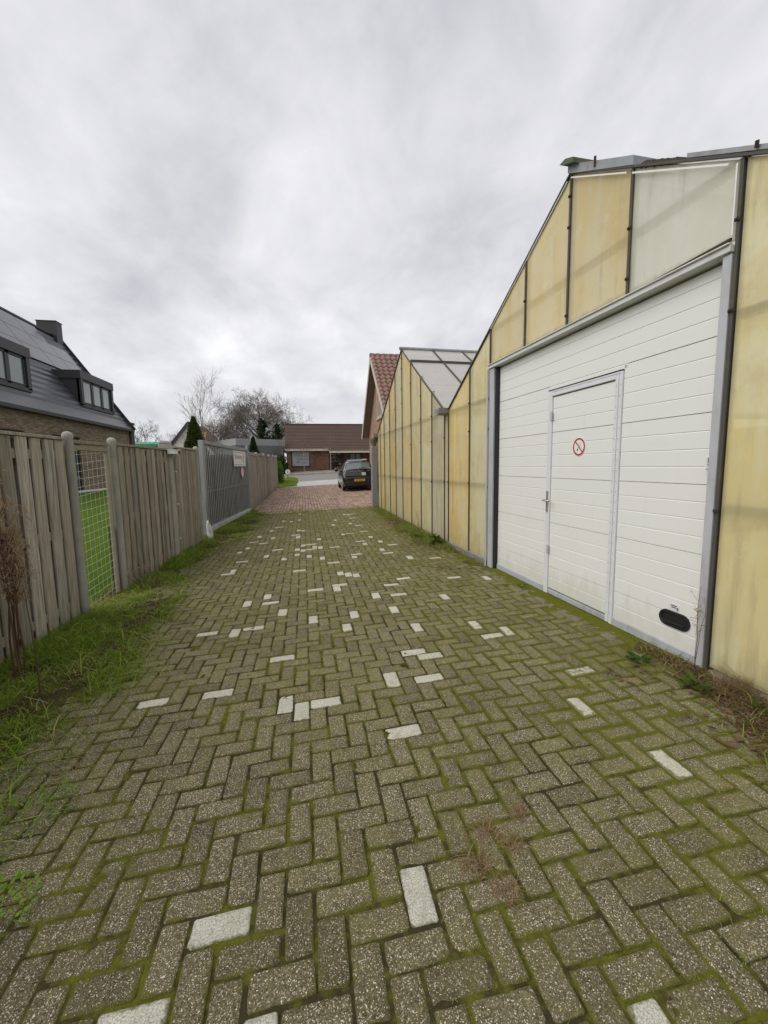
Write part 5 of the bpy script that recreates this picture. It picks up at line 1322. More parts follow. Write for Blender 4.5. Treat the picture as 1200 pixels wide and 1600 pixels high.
# ------------------------------------------------------------------ salmon brick house beyond the greenhouse
RH = root('brick_house', (0, 0, 0), 0, 'salmon brick house with orange brown pantiles, its gable beside the black car', 'house')
GX, YA, ZA = 3.78, 20.95, 6.95
YF, YN, ZF = 24.45, 17.05, 3.30
mb = MB()
wy0, wy1, wz0, wz1 = 20.25, 21.35, 3.95, 5.35
sl = (ZA - ZF) / (YF - YA); sn = (ZA - ZF) / (YA - YN)
def gz(y): return ZA - 0.12 - (sl * (y - YA) if y > YA else sn * (YA - y))
for (a, b, lo, hi) in ((YN + 0.35, wy0, 0.1, None), (wy1, YF - 0.35, 0.1, None), (wy0, wy1, 0.1, wz0), (wy0, wy1, wz1, None)):
    ys_ = [a] + ([YA] if a < YA < b else []) + [b]
    top = [(GX, y, gz(y) if hi is None else hi) for y in reversed(ys_)]
    mb.prism([(GX, a, lo), (GX, b, lo)] + top, (0.25, 0, 0))
mb.build('gable_wall', M['brick_salmon'], RH)
mb = MB(); mb.box((GX + 0.25, YN + 0.35, 0.1), (12, YN + 0.6, ZF)); mb.box((GX + 0.25, YF - 0.6, 0.1), (12, YF - 0.35, ZF)); mb.build('side_walls', M['brick_salmon'], RH)
f = MB()
for (a, b, lo, hi) in ((wy0, wy1, wz1 - 0.09, wz1), (wy0, wy1, wz0, wz0 + 0.09), (wy0, wy0 + 0.09, wz0 + 0.09, wz1 - 0.09), (wy1 - 0.09, wy1, wz0 + 0.09, wz1 - 0.09), ((wy0 + wy1) / 2 - 0.05, (wy0 + wy1) / 2 + 0.05, wz0 + 0.09, wz1 - 0.09)): f.box((GX - 0.01, a, lo), (GX + 0.08, b, hi))
w = f.build('window', M['cream'], RH)
MB().box((GX + 0.05, wy0 + 0.05, wz0 + 0.05), (GX + 0.06, wy1 - 0.05, wz1 - 0.05)).build('pane', M['glass'], w)
MB().box((GX - 0.06, wy0 - 0.06, wz0 - 0.07), (GX + 0.1, wy1 + 0.06, wz0 - 0.005)).build('sill', M['cream'], w)
VX = 3.40
mb = MB(); mb.bar((VX, YF + 0.05, ZF - 0.15), (VX, YA, ZA - 0.10), 0.03, 0.24); mb.bar((VX, YN - 0.05, ZF - 0.15), (VX, YA, ZA - 0.10), 0.03, 0.24); mb.build('bargeboard', M['cream'], RH)
mb = MB(); mb.prism([(VX + 0.017, YF, ZF - 0.12), (VX + 0.017, YA, ZA - 0.12), (GX + 0.02, YA, ZA - 0.12), (GX + 0.02, YF, ZF - 0.12)], (0, 0, 0.03)); mb.prism([(VX + 0.017, YN, ZF - 0.12), (VX + 0.017, YA, ZA - 0.12), (GX + 0.02, YA, ZA - 0.12), (GX + 0.02, YN, ZF - 0.12)], (0, 0, 0.03)); mb.build('soffit', M['soffit'], RH)
# pantiles
def pantile_mesh():
    mb = MB(); n = 8; Wt, Lt = 0.27, 0.40; v = []; f = []
    for j, (yy, zz) in enumerate(((0, 0.045), (Lt, 0.0))):
        for i in range(n + 1):
            t = i / n; z = 0.042 * math.sin(2 * math.pi * (t * 1.0 - 0.12)) * (1 if t < 0.62 else 0.75)
            v.append((t * Wt, yy, zz + z + 0.03))
    for i in range(n + 1): v.append((i / n * Wt, 0, v[i][2] - 0.035))
    for i in range(n): f += [(i, i + 1, n + 2 + i, n + 1 + i), (2 * (n + 1) + i, 2 * (n + 1) + i + 1, i + 1, i)]
    mb.add(v, f); return mb.mesh('roof_tile', M['tile_orange'], smooth=False, fix=False)
pt = pantile_mesh()
SLn = math.hypot(YA - YN, ZA - ZF); ang = math.atan2(ZA - ZF, YA - YN)
rows = 16
for k in range(rows):
    for c in range(14):
        o = link('roof_tile', pt, RH); s = (k - 0.1) * SLn / rows
        o.location = (VX + 0.0 + c * 0.262, YN - 0.12 + s * math.cos(ang), ZF - 0.02 + s * math.sin(ang)); o.rotation_euler = (ang + random.gauss(0, 0.006), random.gauss(0, 0.01), random.gauss(0, 0.004))
mb = MB(); mb.prism([(VX + 14 * 0.262, YN - 0.1, ZF), (12, YN - 0.1, ZF), (12, YA, ZA), (VX + 14 * 0.262, YA, ZA)], (0, -0.02, 0.04)); mb.prism([(VX, YF + 0.1, ZF - 0.1), (12, YF + 0.1, ZF - 0.1), (12, YA, ZA), (VX, YA, ZA)], (0, 0.02, 0.04)); mb.prism([(VX + 0.03, YN - 0.1, ZF - 0.06), (VX + 14 * 0.262, YN - 0.1, ZF - 0.06), (VX + 14 * 0.262, YA, ZA - 0.06), (VX + 0.03, YA, ZA - 0.06)], (0, 0, 0.03)); mb.build('roof_slope', M['tile_orange'], RH)
for c in range(9):
    mb = MB(); mb.tube([(VX - 0.02 + c * 0.33, YA, ZA + 0.03 + 0.012), (VX + 0.31 + c * 0.33, YA, ZA + 0.03)], [0.125, 0.11], 10); mb.build('ridge_tile', M['tile_orange'], RH)
MB().tube([(VX + 9 * 0.33, YA, ZA + 0.02), (12, YA, ZA + 0.02)], 0.11, 10).build('ridge_line', M['tile_orange'], RH)
# lamp on the gable corner
rebase(RH, (GX, YA, 0.4))

# ------------------------------------------------------------------ low brown house across the road
FH = root('bungalow', (0, 0, 0), 0, 'low red brick bungalow with a broad brown tiled roof across the road', 'house')
FY = 45.0; ZB = 0.95
def fwall(mb, x0, x1, y, z0, z1, t=0.25): return mb.box((x0, y, z0), (x1, y + t, z1))
mb = MB()
fwall(mb, -1.75, -1.27, FY, ZB, 3.22); fwall(mb, 0.66, 2.66, FY, ZB, 3.22); fwall(mb, -1.27, 0.66, FY, ZB, 1.56); fwall(mb, -1.27, 0.66, FY, 3.13, 3.22)
mb.box((-1.75, FY + 0.25, ZB), (-1.5, FY + 9, 3.2)); mb.build('front_wall', M['brick_red'], FH); MB().box((1.03, FY - 0.10, ZB), (1.13, FY - 0.003, 3.22)).build('pilaster', M['brick_red'], FH); mb = MB()
mb.build('porch_wall', M['brick_red'], FH) if mb.v else None; mb = MB(); fwall(mb, 2.66, 2.9, FY + 1.2, ZB, 3.0); mb.build('porch_wall', M['brick_red'], FH); mb = MB(); fwall(mb, 4.34, 5.0, FY + 1.2, ZB, 3.0); fwall(mb, 6.32, 12, FY + 1.2, ZB, 3.0); fwall(mb, 5.0, 6.32, FY + 1.2, ZB, 1.7); mb.build('porch_wall', M['brick_red'], FH); mb = MB(); mb.box((2.42, FY + 0.255, ZB), (2.655, FY + 1.45, 3.2))
mb.build('porch_wall', M['brick_red'], FH)
def win(x0, x1, y, z0, z1, lights, glassm, frm='cream'):
    f = MB()
    for (a, b, lo, hi) in ((x0, x1, z1 - 0.07, z1), (x0, x1, z0, z0 + 0.07), (x0, x0 + 0.07, z0, z1), (x1 - 0.07, x1, z0, z1)): f.box((a, y, lo), (b, y + 0.08, hi))
    for k in range(1, lights): xx = x0 + (x1 - x0) * k / lights; f.box((xx - 0.04, y, z0), (xx + 0.04, y + 0.08, z1))
    w = f.build('window', M[frm], FH); MB().box((x0 + 0.03, y + 0.04, z0 + 0.03), (x1 - 0.03, y + 0.05, z1 - 0.03)).build('pane', M[glassm], w)
    return w
MB().box((-1.4, FY + 1.6, ZB), (11.5, FY + 1.7, 3.2)).build('inner_wall', M['door_dark'], FH)
w = win(-1.25, 0.64, FY + 0.08, 1.58, 3.11, 1, 'curtain', 'door_dark')
MB().box((-1.20, FY + 0.02, 2.95), (0.6, FY + 0.078, 3.10)).build('blind', M['cream'], w)
MB().box((-1.30, FY - 0.04, 1.50), (0.68, FY + 0.1, 1.575)).build('sill', M['door_dark'], w)
win(5.02, 6.30, FY + 1.28, 1.72, 2.98, 2, 'curtain', 'door_dark')
win(2.92, 3.55, FY + 1.28, 1.0, 2.98, 1, 'glass_dark', 'door_dark')
d = MB().box((3.62, FY + 1.26, ZB), (4.33, FY + 1.32, 2.95)).build('front_door', M['door_dark'], FH)
MB().box((3.80, FY + 1.24, 1.75), (4.10, FY + 1.258, 1.85)).build('letter_plate', M['cream'], d)
MB().box((3.9, FY + 1.24, 2.3), (4.15, FY + 1.258, 2.75)).build('door_glass', M['glass_dark'], d)
MB().box((-1.80, FY - 0.62, 3.20), (2.62, FY - 0.50, 3.40)).build('gutter', M['cream'], FH)
MB().box((2.64, FY - 0.92, 2.96), (12.2, FY - 0.80, 3.16)).build('gutter', M['cream'], FH)
mb = MB(); mb.box((-1.78, FY - 0.5, 3.22), (2.62, FY, 3.26)); mb.box((2.64, FY - 0.8, 3.0), (12, FY + 1.2, 3.04)); mb.build('soffit', M['soffit'], FH)
sr = (6.30 - 3.38) / 4.3
nr = 17
for k in range(nr):
    y0 = FY - 0.55 + k * 4.85 / nr; y1 = y0 + 4.85 / nr; z0 = 3.36 + (y0 - FY + 0.55) * 0.615; z1 = 3.36 + (y1 - FY + 0.55) * 0.615
    mb = MB(); mb.prism([(-1.95, y0, z0), (-1.95, y1 + 0.04, z1), (-1.95, y1 + 0.04, z1 + 0.03), (-1.95, y0, z0 + 0.07)], (14.2, 0, 0)); mb.build('roof_course', M['tile_brown'], FH)
mb = MB(); mb.prism([(2.64, FY - 0.9, 3.15), (2.64, FY - 0.5, 3.36), (2.64, FY - 0.5, 3.42), (2.64, FY - 0.9, 3.20)], (9.6, 0, 0)); mb.build('eaves_course', M['tile_brown'], FH)
mb = MB(); mb.prism([(-1.95, FY + 4.3, 6.30), (-1.95, FY + 9.2, 3.3), (-1.95, FY + 9.2, 3.36), (-1.95, FY + 4.3, 6.38)], (14.2, 0, 0)); mb.build('rear_slope', M['tile_brown'], FH)
mb = MB(); mb.prism([(-1.73, FY + 0.01, 3.22), (-1.73, FY + 9, 3.22), (-1.73, FY + 4.3, 6.22)], (0.2, 0, 0)); mb.build('gable', M['brick_red'], FH)
MB().bar((-1.97, FY + 4.3, 6.40), (12.2, FY + 4.3, 6.40), 0.22, 0.12).build('ridge', M['tile_brown'], FH)
rebase(FH, (2.5, FY, ZB))
# low flat roofed annexe
AN = root('annexe', (0, 0, 0), 0, 'flat roofed dark grey building with pale fascia left of the bungalow', 'building')
a, b = Vector((-1.95, 44.7, 0)), Vector((-9.4, 57.2, 0)); d = (b - a).normalized(); nrm = Vector((-d.y, d.x, 0))
if nrm.x > 0: nrm = -nrm
mb = MB(); mb.prism([(a.x, a.y, 0.7), (b.x, b.y, 0.7), (b.x, b.y, 3.75), (a.x, a.y, 3.75)], nrm * 5); mb.build('wall', M['grey_wall'], AN)
o = -nrm * 0.12
mb = MB(); mb.prism([(a.x + o.x, a.y + o.y, 3.72), (b.x + o.x, b.y + o.y, 3.72), (b.x + o.x, b.y + o.y, 4.38), (a.x + o.x, a.y + o.y, 4.38)], nrm * 5.2); mb.build('fascia', M['grey_fascia'], AN)
for s in (2.2, 6.0):
    p = a + d * s - nrm * 0.02; q = a + d * (s + 0.9) - nrm * 0.02
    mb = MB(); mb.prism([(p.x, p.y, 2.1), (q.x, q.y, 2.1), (q.x, q.y, 3.2), (p.x, p.y, 3.2)], nrm * 0.015); mb.build('window', M['glass_dark'], AN)
rebase(AN, (a.x, a.y, 0.8))
# white gabled house with orange wing
WH = root('gabled_house', (0, 0, 0), 0, 'white gabled house with dark verge boards behind the cone shaped conifer', 'house')
mb = MB(); mb.prism([(-13.6, 45, 0.5), (-8.7, 45, 0.5), (-8.7, 45, 3.0), (-11.1, 45, 6.0), (-13.6, 45, 2.9)], (0, 8, 0)); mb.build('wall', M['white_wall'], WH)
mb = MB(); mb.bar((-13.9, 44.85, 2.62), (-11.1, 44.85, 6.12), 0.12, 0.30); mb.bar((-8.4, 44.85, 2.72), (-11.1, 44.85, 6.12), 0.12, 0.30); mb.build('verge_board', M['door_dark'], WH)
mb = MB(); mb.prism([(-13.9, 44.9, 2.62), (-11.1, 44.9, 6.10), (-11.1, 44.9, 6.22), (-14.0, 44.9, 2.62)], (0, 8.2, 0)); mb.prism([(-8.4, 44.9, 2.72), (-11.1, 44.9, 6.10), (-11.1, 44.9, 6.22), (-8.3, 44.9, 2.72)], (0, 8.2, 0)); mb.build('roof', M['tile_brown'], WH)
mb = MB(); mb.prism([(-10.3, 44.2, 3.2), (-9.75, 44.2, 3.2), (-9.75, 46.2, 5.2), (-10.3, 46.2, 5.2)], (0, 0.1, 0.08)); mb.build('wing_roof', M['orange'], WH)
mb = MB(); mb.box((-10.25, 44.3, 0.5), (-9.25, 46.2, 3.2)); mb.build('wing', M['white_wall'], WH)
MB().box((-12.4, 44.95, 2.0), (-11.6, 44.99, 3.2)).build('window', M['glass_dark'], WH)
rebase(WH, (-11.1, 45, 0.8))
# green roofed shed
GS = root('shed', (0, 0, 0), 0, 'low shed with bright green corrugated roof beyond the corner of the brick house', 'shed')
mb = MB()
for k in range(12):
    x0 = -19.2 + k * 0.34; mb.tube([(x0 + 0.17, 49.8, 4.10 + 0.02 * (k % 3)), (x0 + 0.17, 51.6, 4.45)], 0.20, 6)
mb.build('roof', M['tarp'], GS)
mb = MB(); mb.box((-19.1, 50, 0.6), (-15.2, 53, 4.1)); mb.build('wall', M['tin'], GS)
mb = MB(); mb.box((-15.25, 49.93, 2.0), (-16.2, 49.99, 3.6)); mb.build('door', M['door_dark'], GS)
rebase(GS, (-17.1, 51, 0.9))
# round white number sign on a post at the grass corner
RS = root('number_sign', (-1.30, 34.4, float(zg(-1.30, 34.4)) + 0.12), 0, 'round white sign with a black 1 on a short post on the grass corner', 'sign')
MB().box((-0.035, 0.012, -0.1), (0.035, 0.07, 0.62)).build('post', M['bark'], RS)
RSM = MB(); RSM.lathe((0, 0, 0.50), [(0.20, -0.01), (0.20, 0.01)], 24, axis='Y'); RSM.build('disc', M['white'], RS)
t = text_mesh('1', 0.30, 'lettering', M['ink'], RS, 0.002); t.location = (0, -0.014, 0.50); t.rotation_euler = (math.pi / 2, 0, 0)

# ------------------------------------------------------------------ small black hatchback, seen from behind
CAR = root('parked_car', (2.66, 20.15, 0.0), 0, 'small black hatchback parked beside the salmon brick house, seen from behind', 'car')
def make_car():
    # local: x across, y forwards, z up; z0 is the ground under the car
    # stations: y, (half width, z) points from the sill up to the roof centre
    st = [
        (0.00, [(0.66, 0.30), (0.72, 0.42), (0.735, 0.56), (0.71, 0.64), (0.62, 0.655), (0.40, 0.66), (0.0, 0.665)]),
        (0.05, [(0.72, 0.26), (0.775, 0.42), (0.785, 0.60), (0.755, 0.70), (0.66, 0.715), (0.42, 0.72), (0.0, 0.725)]),
        (0.12, [(0.74, 0.24), (0.80, 0.42), (0.81, 0.64), (0.775, 0.82), (0.68, 0.90), (0.44, 0.93), (0.0, 0.935)]),
        (0.20, [(0.75, 0.22), (0.81, 0.42), (0.82, 0.66), (0.79, 0.88), (0.68, 1.02), (0.44, 1.05), (0.0, 1.06)]),
        (0.36, [(0.76, 0.22), (0.82, 0.42), (0.825, 0.68), (0.79, 0.92), (0.63, 1.22), (0.42, 1.26), (0.0, 1.275)]),
        (0.52, [(0.76, 0.21), (0.825, 0.42), (0.83, 0.70), (0.79, 0.94), (0.59, 1.37), (0.40, 1.415), (0.0, 1.43)]),
        (0.80, [(0.76, 0.20), (0.83, 0.42), (0.83, 0.70), (0.79, 0.94), (0.58, 1.41), (0.40, 1.455), (0.0, 1.47)]),
        (1.40, [(0.76, 0.20), (0.83, 0.42), (0.83, 0.70), (0.79, 0.93), (0.58, 1.41), (0.40, 1.465), (0.0, 1.48)]),
        (1.90, [(0.76, 0.20), (0.83, 0.42), (0.83, 0.70), (0.79, 0.92), (0.58, 1.37), (0.40, 1.43), (0.0, 1.445)]),
        (2.30, [(0.76, 0.20), (0.83, 0.42), (0.83, 0.70), (0.78, 0.91), (0.66, 1.15), (0.44, 1.21), (0.0, 1.225)]),
        (2.65, [(0.76, 0.20), (0.83, 0.42), (0.82, 0.68), (0.76, 0.88), (0.68, 0.95), (0.45, 0.985), (0.0, 1.0)]),
        (3.15, [(0.74, 0.20), (0.80, 0.42), (0.79, 0.64), (0.72, 0.76), (0.62, 0.80), (0.42, 0.83), (0.0, 0.84)]),
        (3.45, [(0.66, 0.24), (0.72, 0.42), (0.71, 0.56), (0.64, 0.64), (0.55, 0.66), (0.36, 0.67), (0.0, 0.68)]),
    ]
    n = 7; V = []; F_ = []; MI = []
    for y, p in st:
        V += [(-x, y, z) for x, z in p] + [(x, y, z) for x, z in reversed(p[:-1])]
    W_ = 13
    for i in range(len(st) - 1):
        for k in range(W_ - 1):
            a = i * W_ + k; F_.append((a, a + 1, a + W_ + 1, a + W_))
            kk = min(k, W_ - 2 - k)
            g = 0
            y0, y1 = st[i][0], st[i + 1][0]
            if kk == 3 and 0.5 < y0 < 1.95: g = 1                 # side windows
            if kk in (4, 5) and y0 >= 1.9 and y1 <= 2.66: g = 1   # windscreen
            MI.append(g)
    F_.append(tuple(reversed(range(W_)))); MI.append(0)
    F_.append(tuple(range((len(st) - 1) * W_, len(st) * W_))); MI.append(0)
    me = bpy.data.meshes.new('body'); me.from_pydata(V, [], F_)
    for m in (M['carpaint'], M['glass_dark']): me.materials.append(m)
    me.polygons.foreach_set('material_index', MI)
    bm = bmesh.new(); bm.from_mesh(me); bmesh.ops.recalc_face_normals(bm, faces=bm.faces)
    for f in bm.faces: f.smooth = True
    bm.to_mesh(me); bm.free()
    body = link('body', me, CAR)
    md = body.modifiers.new('s', 'SUBSURF'); md.levels = 2; md.render_levels = 2
    # rear window, slightly proud of the hatch
    rw = [(0.60, 0.192, 1.045), (0.535, 0.478, 1.395)]
    mb = MB()
    P = []
    for t in np.linspace(0, 1, 5):
        y = 0.205 + (0.475 - 0.205) * t; z = 1.05 + (1.385 - 1.05) * t; wd = 0.615 - 0.085 * t
        for s in np.linspace(-1, 1, 9): P.append((s * wd, y - 0.035 + 0.028 * abs(s) ** 3, z + 0.020 - 0.045 * abs(s) ** 3))
    Fs = []
    for i in range(4):
        for k in range(8): a = i * 9 + k; Fs.append((a, a + 1, a + 10, a + 9))
    mb.add(P, Fs); mb.build('rear_window', M['glass'], CAR, smooth=True)
    mb = MB(); mb.prism([(-0.52, 0.40, 1.425), (0.52, 0.40, 1.425), (0.50, 0.64, 1.50), (-0.50, 0.64, 1.50)], (0, 0, 0.028)); mb.build('roof_spoiler', M['carpaint'], CAR, bevel=0.01)
    # bumper, plate recess, plate
    mb = MB(); mb.prism([(-0.76, 0.06, 0.28), (0.76, 0.06, 0.28), (0.74, 0.03, 0.47), (-0.74, 0.03, 0.47)], (0, 0.4, 0)); mb.prism([(-0.62, -0.02, 0.26), (0.62, -0.02, 0.26), (0.66, -0.035, 0.47), (-0.66, -0.035, 0.47)], (0, 0.1, 0)); mb.build('bumper', M['carplastic'], CAR, bevel=0.02)
    MB().box((-0.30, -0.045, 0.455), (0.30, -0.02, 0.60)).build('plate_recess', M['carplastic'], CAR)
    pl = MB().box((-0.26, -0.054, 0.475), (0.26, -0.046, 0.585)).build('number_plate', M['plate'], CAR, bevel=0.002)
    t = text_mesh('SX BB 52', 0.105, 'lettering', M['ink'], pl); t.location = (0, -0.0555, 0.53); t.rotation_euler = (math.pi / 2, 0, 0)
    mb = MB(); mb.bar((-0.66, 0.005, 0.735), (0.66, 0.005, 0.735), 0.02, 0.03); mb.build('bumper_edge', M['carpaint'], CAR)
    for s in (-1, 1):
        mb = MB()
        mb.prism([(s * 0.66, 0.10, 0.74), (s * 0.795, 0.19, 0.72), (s * 0.785, 0.26, 0.93), (s * 0.70, 0.20, 1.02), (s * 0.655, 0.135, 0.90)], (0, 0.03, 0)); mb.build('tail_light', M['lamp_red'], CAR, bevel=0.008)
        mb = MB(); mb.prism([(s * 0.655, 0.24, 1.05), (s * 0.76, 0.28, 0.98), (s * 0.615, 0.52, 1.36), (s * 0.575, 0.47, 1.37)], (0, 0.02, 0.012)); mb.build('rear_pillar', M['carpaint'], CAR)
        mb = MB(); mb.lathe((s * 0.50, -0.012, 0.60), [(0.02, 0), (0.016, -0.008)], 8, axis='Y'); mb.build('sensor', M['carplastic'], CAR)
        # mirror
        mb = MB(); mb.lathe((s * 0.93, 2.12, 1.0), [(0.03, -0.06), (0.085, -0.05), (0.10, 0.0), (0.075, 0.09), (0.03, 0.12)], 12, axis='Y'); mb.tube([(s * 0.78, 2.16, 0.95), (s * 0.90, 2.15, 0.97)], 0.03, 6); mb.build('wing_mirror', M['carpaint'], CAR, smooth=True)
        for y in (0.60, 2.86):
            c = (s * 0.72, y, 0.285)
            mb = MB(); mb.lathe((c[0] - 0.085, c[1], c[2]), [(0.20, 0.0), (0.268, 0.01), (0.285, 0.035), (0.285, 0.135), (0.268, 0.16), (0.20, 0.17)], 24, axis='X'); w = mb.build('wheel', M['tyre'], CAR, smooth=False)
            mb = MB(); x0 = c[0] + s * 0.066
            mb.lathe((x0, c[1], c[2]), [(0.195, 0.0), (0.19, s * 0.02)], 20, axis='X')
            for k in range(7):
                a = k * 2 * math.pi / 7; mb.bar((x0 + s * 0.022, c[1], c[2]), (x0 + s * 0.022, c[1] + 0.18 * math.cos(a), c[2] + 0.18 * math.sin(a)), 0.045, 0.014, (1, 0, 0))
            mb.build('rim', M['rim'], w)
    mb = MB(); mb.tube([(-0.02, 0.11, 1.03), (0.05, 0.125, 1.10), (0.20, 0.15, 1.125), (0.42, 0.175, 1.13)], [0.016, 0.012, 0.010, 0.008], 6); mb.build('rear_wiper', M['carplastic'], CAR)
    mb = MB()
    for dz in (0.0, 0.045): mb.bar((-0.055, 0.078, 0.93 + dz), (0.0, 0.070, 0.975 + dz), 0.02, 0.022, (0, 1, 0)); mb.bar((0.055, 0.078, 0.93 + dz), (0.0, 0.070, 0.975 + dz), 0.02, 0.022, (0, 1, 0))
    mb.build('badge', M['chrome'], CAR)
    MB().box((-0.50, 0.082, 0.945), (-0.28, 0.092, 0.965)).build('name_strip', M['chrome'], CAR)
    MB().box((0.40, 0.092, 0.965), (0.52, 0.102, 0.99)).build('type_strip', M['chrome'], CAR)
    MB().bar((-0.60, 0.086, 0.80), (0.60, 0.086, 0.80), 0.012, 0.014).build('hatch_gap', M['carplastic'], CAR)
    mb = MB(); mb.box((0.12, 0.045, 0.74), (0.32, 0.052, 0.895)); mb.build('white_sticker', M['white'], CAR)
    mb = MB(); mb.box((-0.02 + 0.28, 0.44, 1.475), (0.46, 0.62, 1.532)); mb.build('white_roof_piece', M['white'], CAR, bevel=0.004)  # white slab at the right rear of the roof
    for (p, q) in (((-0.845, 1.30, 0.45), (-0.845, 1.30, 0.92)), ((0.845, 1.30, 0.45), (0.845, 1.30, 0.92))): MB().bar(p, q, 0.006, 0.006).build('door_gap', M['carplastic'], CAR)
    MB().bar((-0.842, 1.42, 0.84), (-0.842, 1.58, 0.84), 0.02, 0.025).build('door_handle', M['carpaint'], CAR)
    MB().box((-0.70, 0.4, 0.17), (0.70, 3.3, 0.30)).build('underbody', M['carplastic'], CAR)
make_car()
zl_, zr_ = float(zg(1.9, 21)), float(zg(3.4, 21))
CAR.location.z = (zl_ + zr_) / 2 + 0.004
CAR.rotation_euler = (math.radians(1.1), -math.atan2(zr_ - zl_, 1.5), math.radians(0.6))

# ------------------------------------------------------------------ trees
def bare_tree(name, base, h, spread, label, cat, seed, trunk_r=0.14, levels=4, kids=(7, 6, 5, 5), first=0.25, up=0.55, bark='bark', twigm='twig', rk=0.0, fan=0.9, group=None, shape=None):
    r = random.Random(seed); R_ = root(name, base, 0, label, cat, group)
    T0 = MB(); TW = MB()
    def grow(p, d, L, rad, lev):
        seg = 5 if lev < 2 else 3
        pts = [p]; dd = d.normalized(); q = p.copy()
        for i in range(seg):
            dd = (dd + Vector((r.gauss(0, 1), r.gauss(0, 1), r.gauss(0, 0.6))) * (0.04 + 0.022 * lev) + Vector((0, 0, up * 0.09 * (1 if lev > 0 else 0.2)))).normalized()
            q = q + dd * (L / seg); pts.append(q.copy())
        rads = [max(rk, rad * (1 - 0.72 * i / seg)) for i in range(seg + 1)]
        (T0 if lev < 2 else TW).tube(pts, rads, 7 if lev == 0 else (5 if lev == 1 else 3), caps=(lev < 2))
        if lev + 1 >= levels: return
        n = kids[lev]
        for k in range(n):
            t = first + (1 - first) * (k + r.uniform(0.1, 0.9)) / n if lev == 0 else r.uniform(0.22, 1.0)
            i = min(seg - 1, int(t * seg)); pp = pts[i].lerp(pts[i + 1], t * seg - i)
            dloc = (pts[i + 1] - pts[i]).normalized()
            a = r.uniform(0, 6.283) + k * 2.4; o = dloc.orthogonal().normalized(); o = (Matrix.Rotation(a, 3, dloc) @ o)
            nd = (dloc * (1 - 0.45 * fan) + o * fan * r.uniform(0.55, 1.0)).normalized()
            if lev == 0: ll = spread * r.uniform(0.7, 1.1) * (1.15 - 0.55 * t)
            else: ll = L * r.uniform(0.38, 0.62)
            grow(pp, nd, ll, max(rk, rads[i] * r.uniform(0.38, 0.6)), lev + 1)
    grow(Vector((0, 0, -0.1)), Vector((r.gauss(0, 0.03), r.gauss(0, 0.03), 1)), h, trunk_r, 0)
    T0.build('trunk', M[bark], R_)
    props(TW.build('crown', M[twigm], R_), kind='stuff')
    return R_
def tz(x, y): return (x, y, float(terrain(x, y)))
bare_tree('birch_tree', tz(-5.45, 26.0), 4.7, 2.6, 'slender bare young tree with upswept thin branches behind the steel gate', 'tree', 5, 0.06, 4, (16, 7, 5), 0.20, 1.5, 'birch', 'birch', 0.004, 0.62)
bare_tree('bare_tree', tz(-6.3, 60), 8.4, 5.8, 'largest bare broad crowned tree rising left of the bungalow', 'tree', 8, 0.30, 5, (22, 9, 6, 5), 0.28, 0.7, rk=0.010, fan=1.0, group='bare trees beyond the fence')
bare_tree('bare_tree', tz(-9.4, 63), 6.6, 4.8, 'bare bushy tree just left of the largest bare tree', 'tree', 12, 0.20, 5, (20, 9, 6, 5), 0.14, 0.7, rk=0.010, fan=0.95, group='bare trees beyond the fence')
bare_tree('bare_tree', tz(-12.6, 62), 4.6, 3.4, 'lower bare tree behind the upswept young tree', 'tree', 15, 0.16, 5, (18, 9, 6, 4), 0.08, 0.8, rk=0.010, fan=0.9, group='bare trees beyond the fence')
bare_tree('bare_tree', tz(-3.2, 66), 6.6, 4.2, 'bare tree behind the dark firs beside the bungalow roof', 'tree', 18, 0.2, 5, (18, 9, 6, 4), 0.2, 0.7, rk=0.010, fan=0.95, group='bare trees beyond the fence')
bare_tree('bare_tree', (-27.3, 80, 1.0), 6.6, 4.4, 'distant bare tree right of the dark house corner', 'tree', 21, 0.2, 4, (12, 9, 9), 0.2, 0.8, rk=0.010, fan=0.95, group='bare trees beyond the fence')
bare_tree('bare_tree', (-22.6, 82, 1.0), 5.6, 4.2, 'distant bare tree left of the white gable', 'tree', 24, 0.2, 4, (12, 9, 9), 0.2, 0.8, rk=0.010, fan=0.95, group='bare trees beyond the fence')
def foliage(n, fn, size, seed, flat=0.0):
    r = np.random.default_rng(seed); P, T = fn(r, n); n = len(P)
    u = r.normal(size=(n, 3)); u[:, 2] *= 1 - flat; u /= np.linalg.norm(u, axis=1)[:, None]
    w = np.cross(u, r.normal(size=(n, 3))); w /= np.linalg.norm(w, axis=1)[:, None]
    s = (size * r.uniform(0.5, 1.3, n))[:, None]
    V = np.stack([P - u * s, P + w * s * 0.45, P + u * s, P - w * s * 0.45], 1).reshape(-1, 3)
    return V, (np.arange(n) * 4)[:, None] + np.arange(4)[None], np.repeat(T, 4)
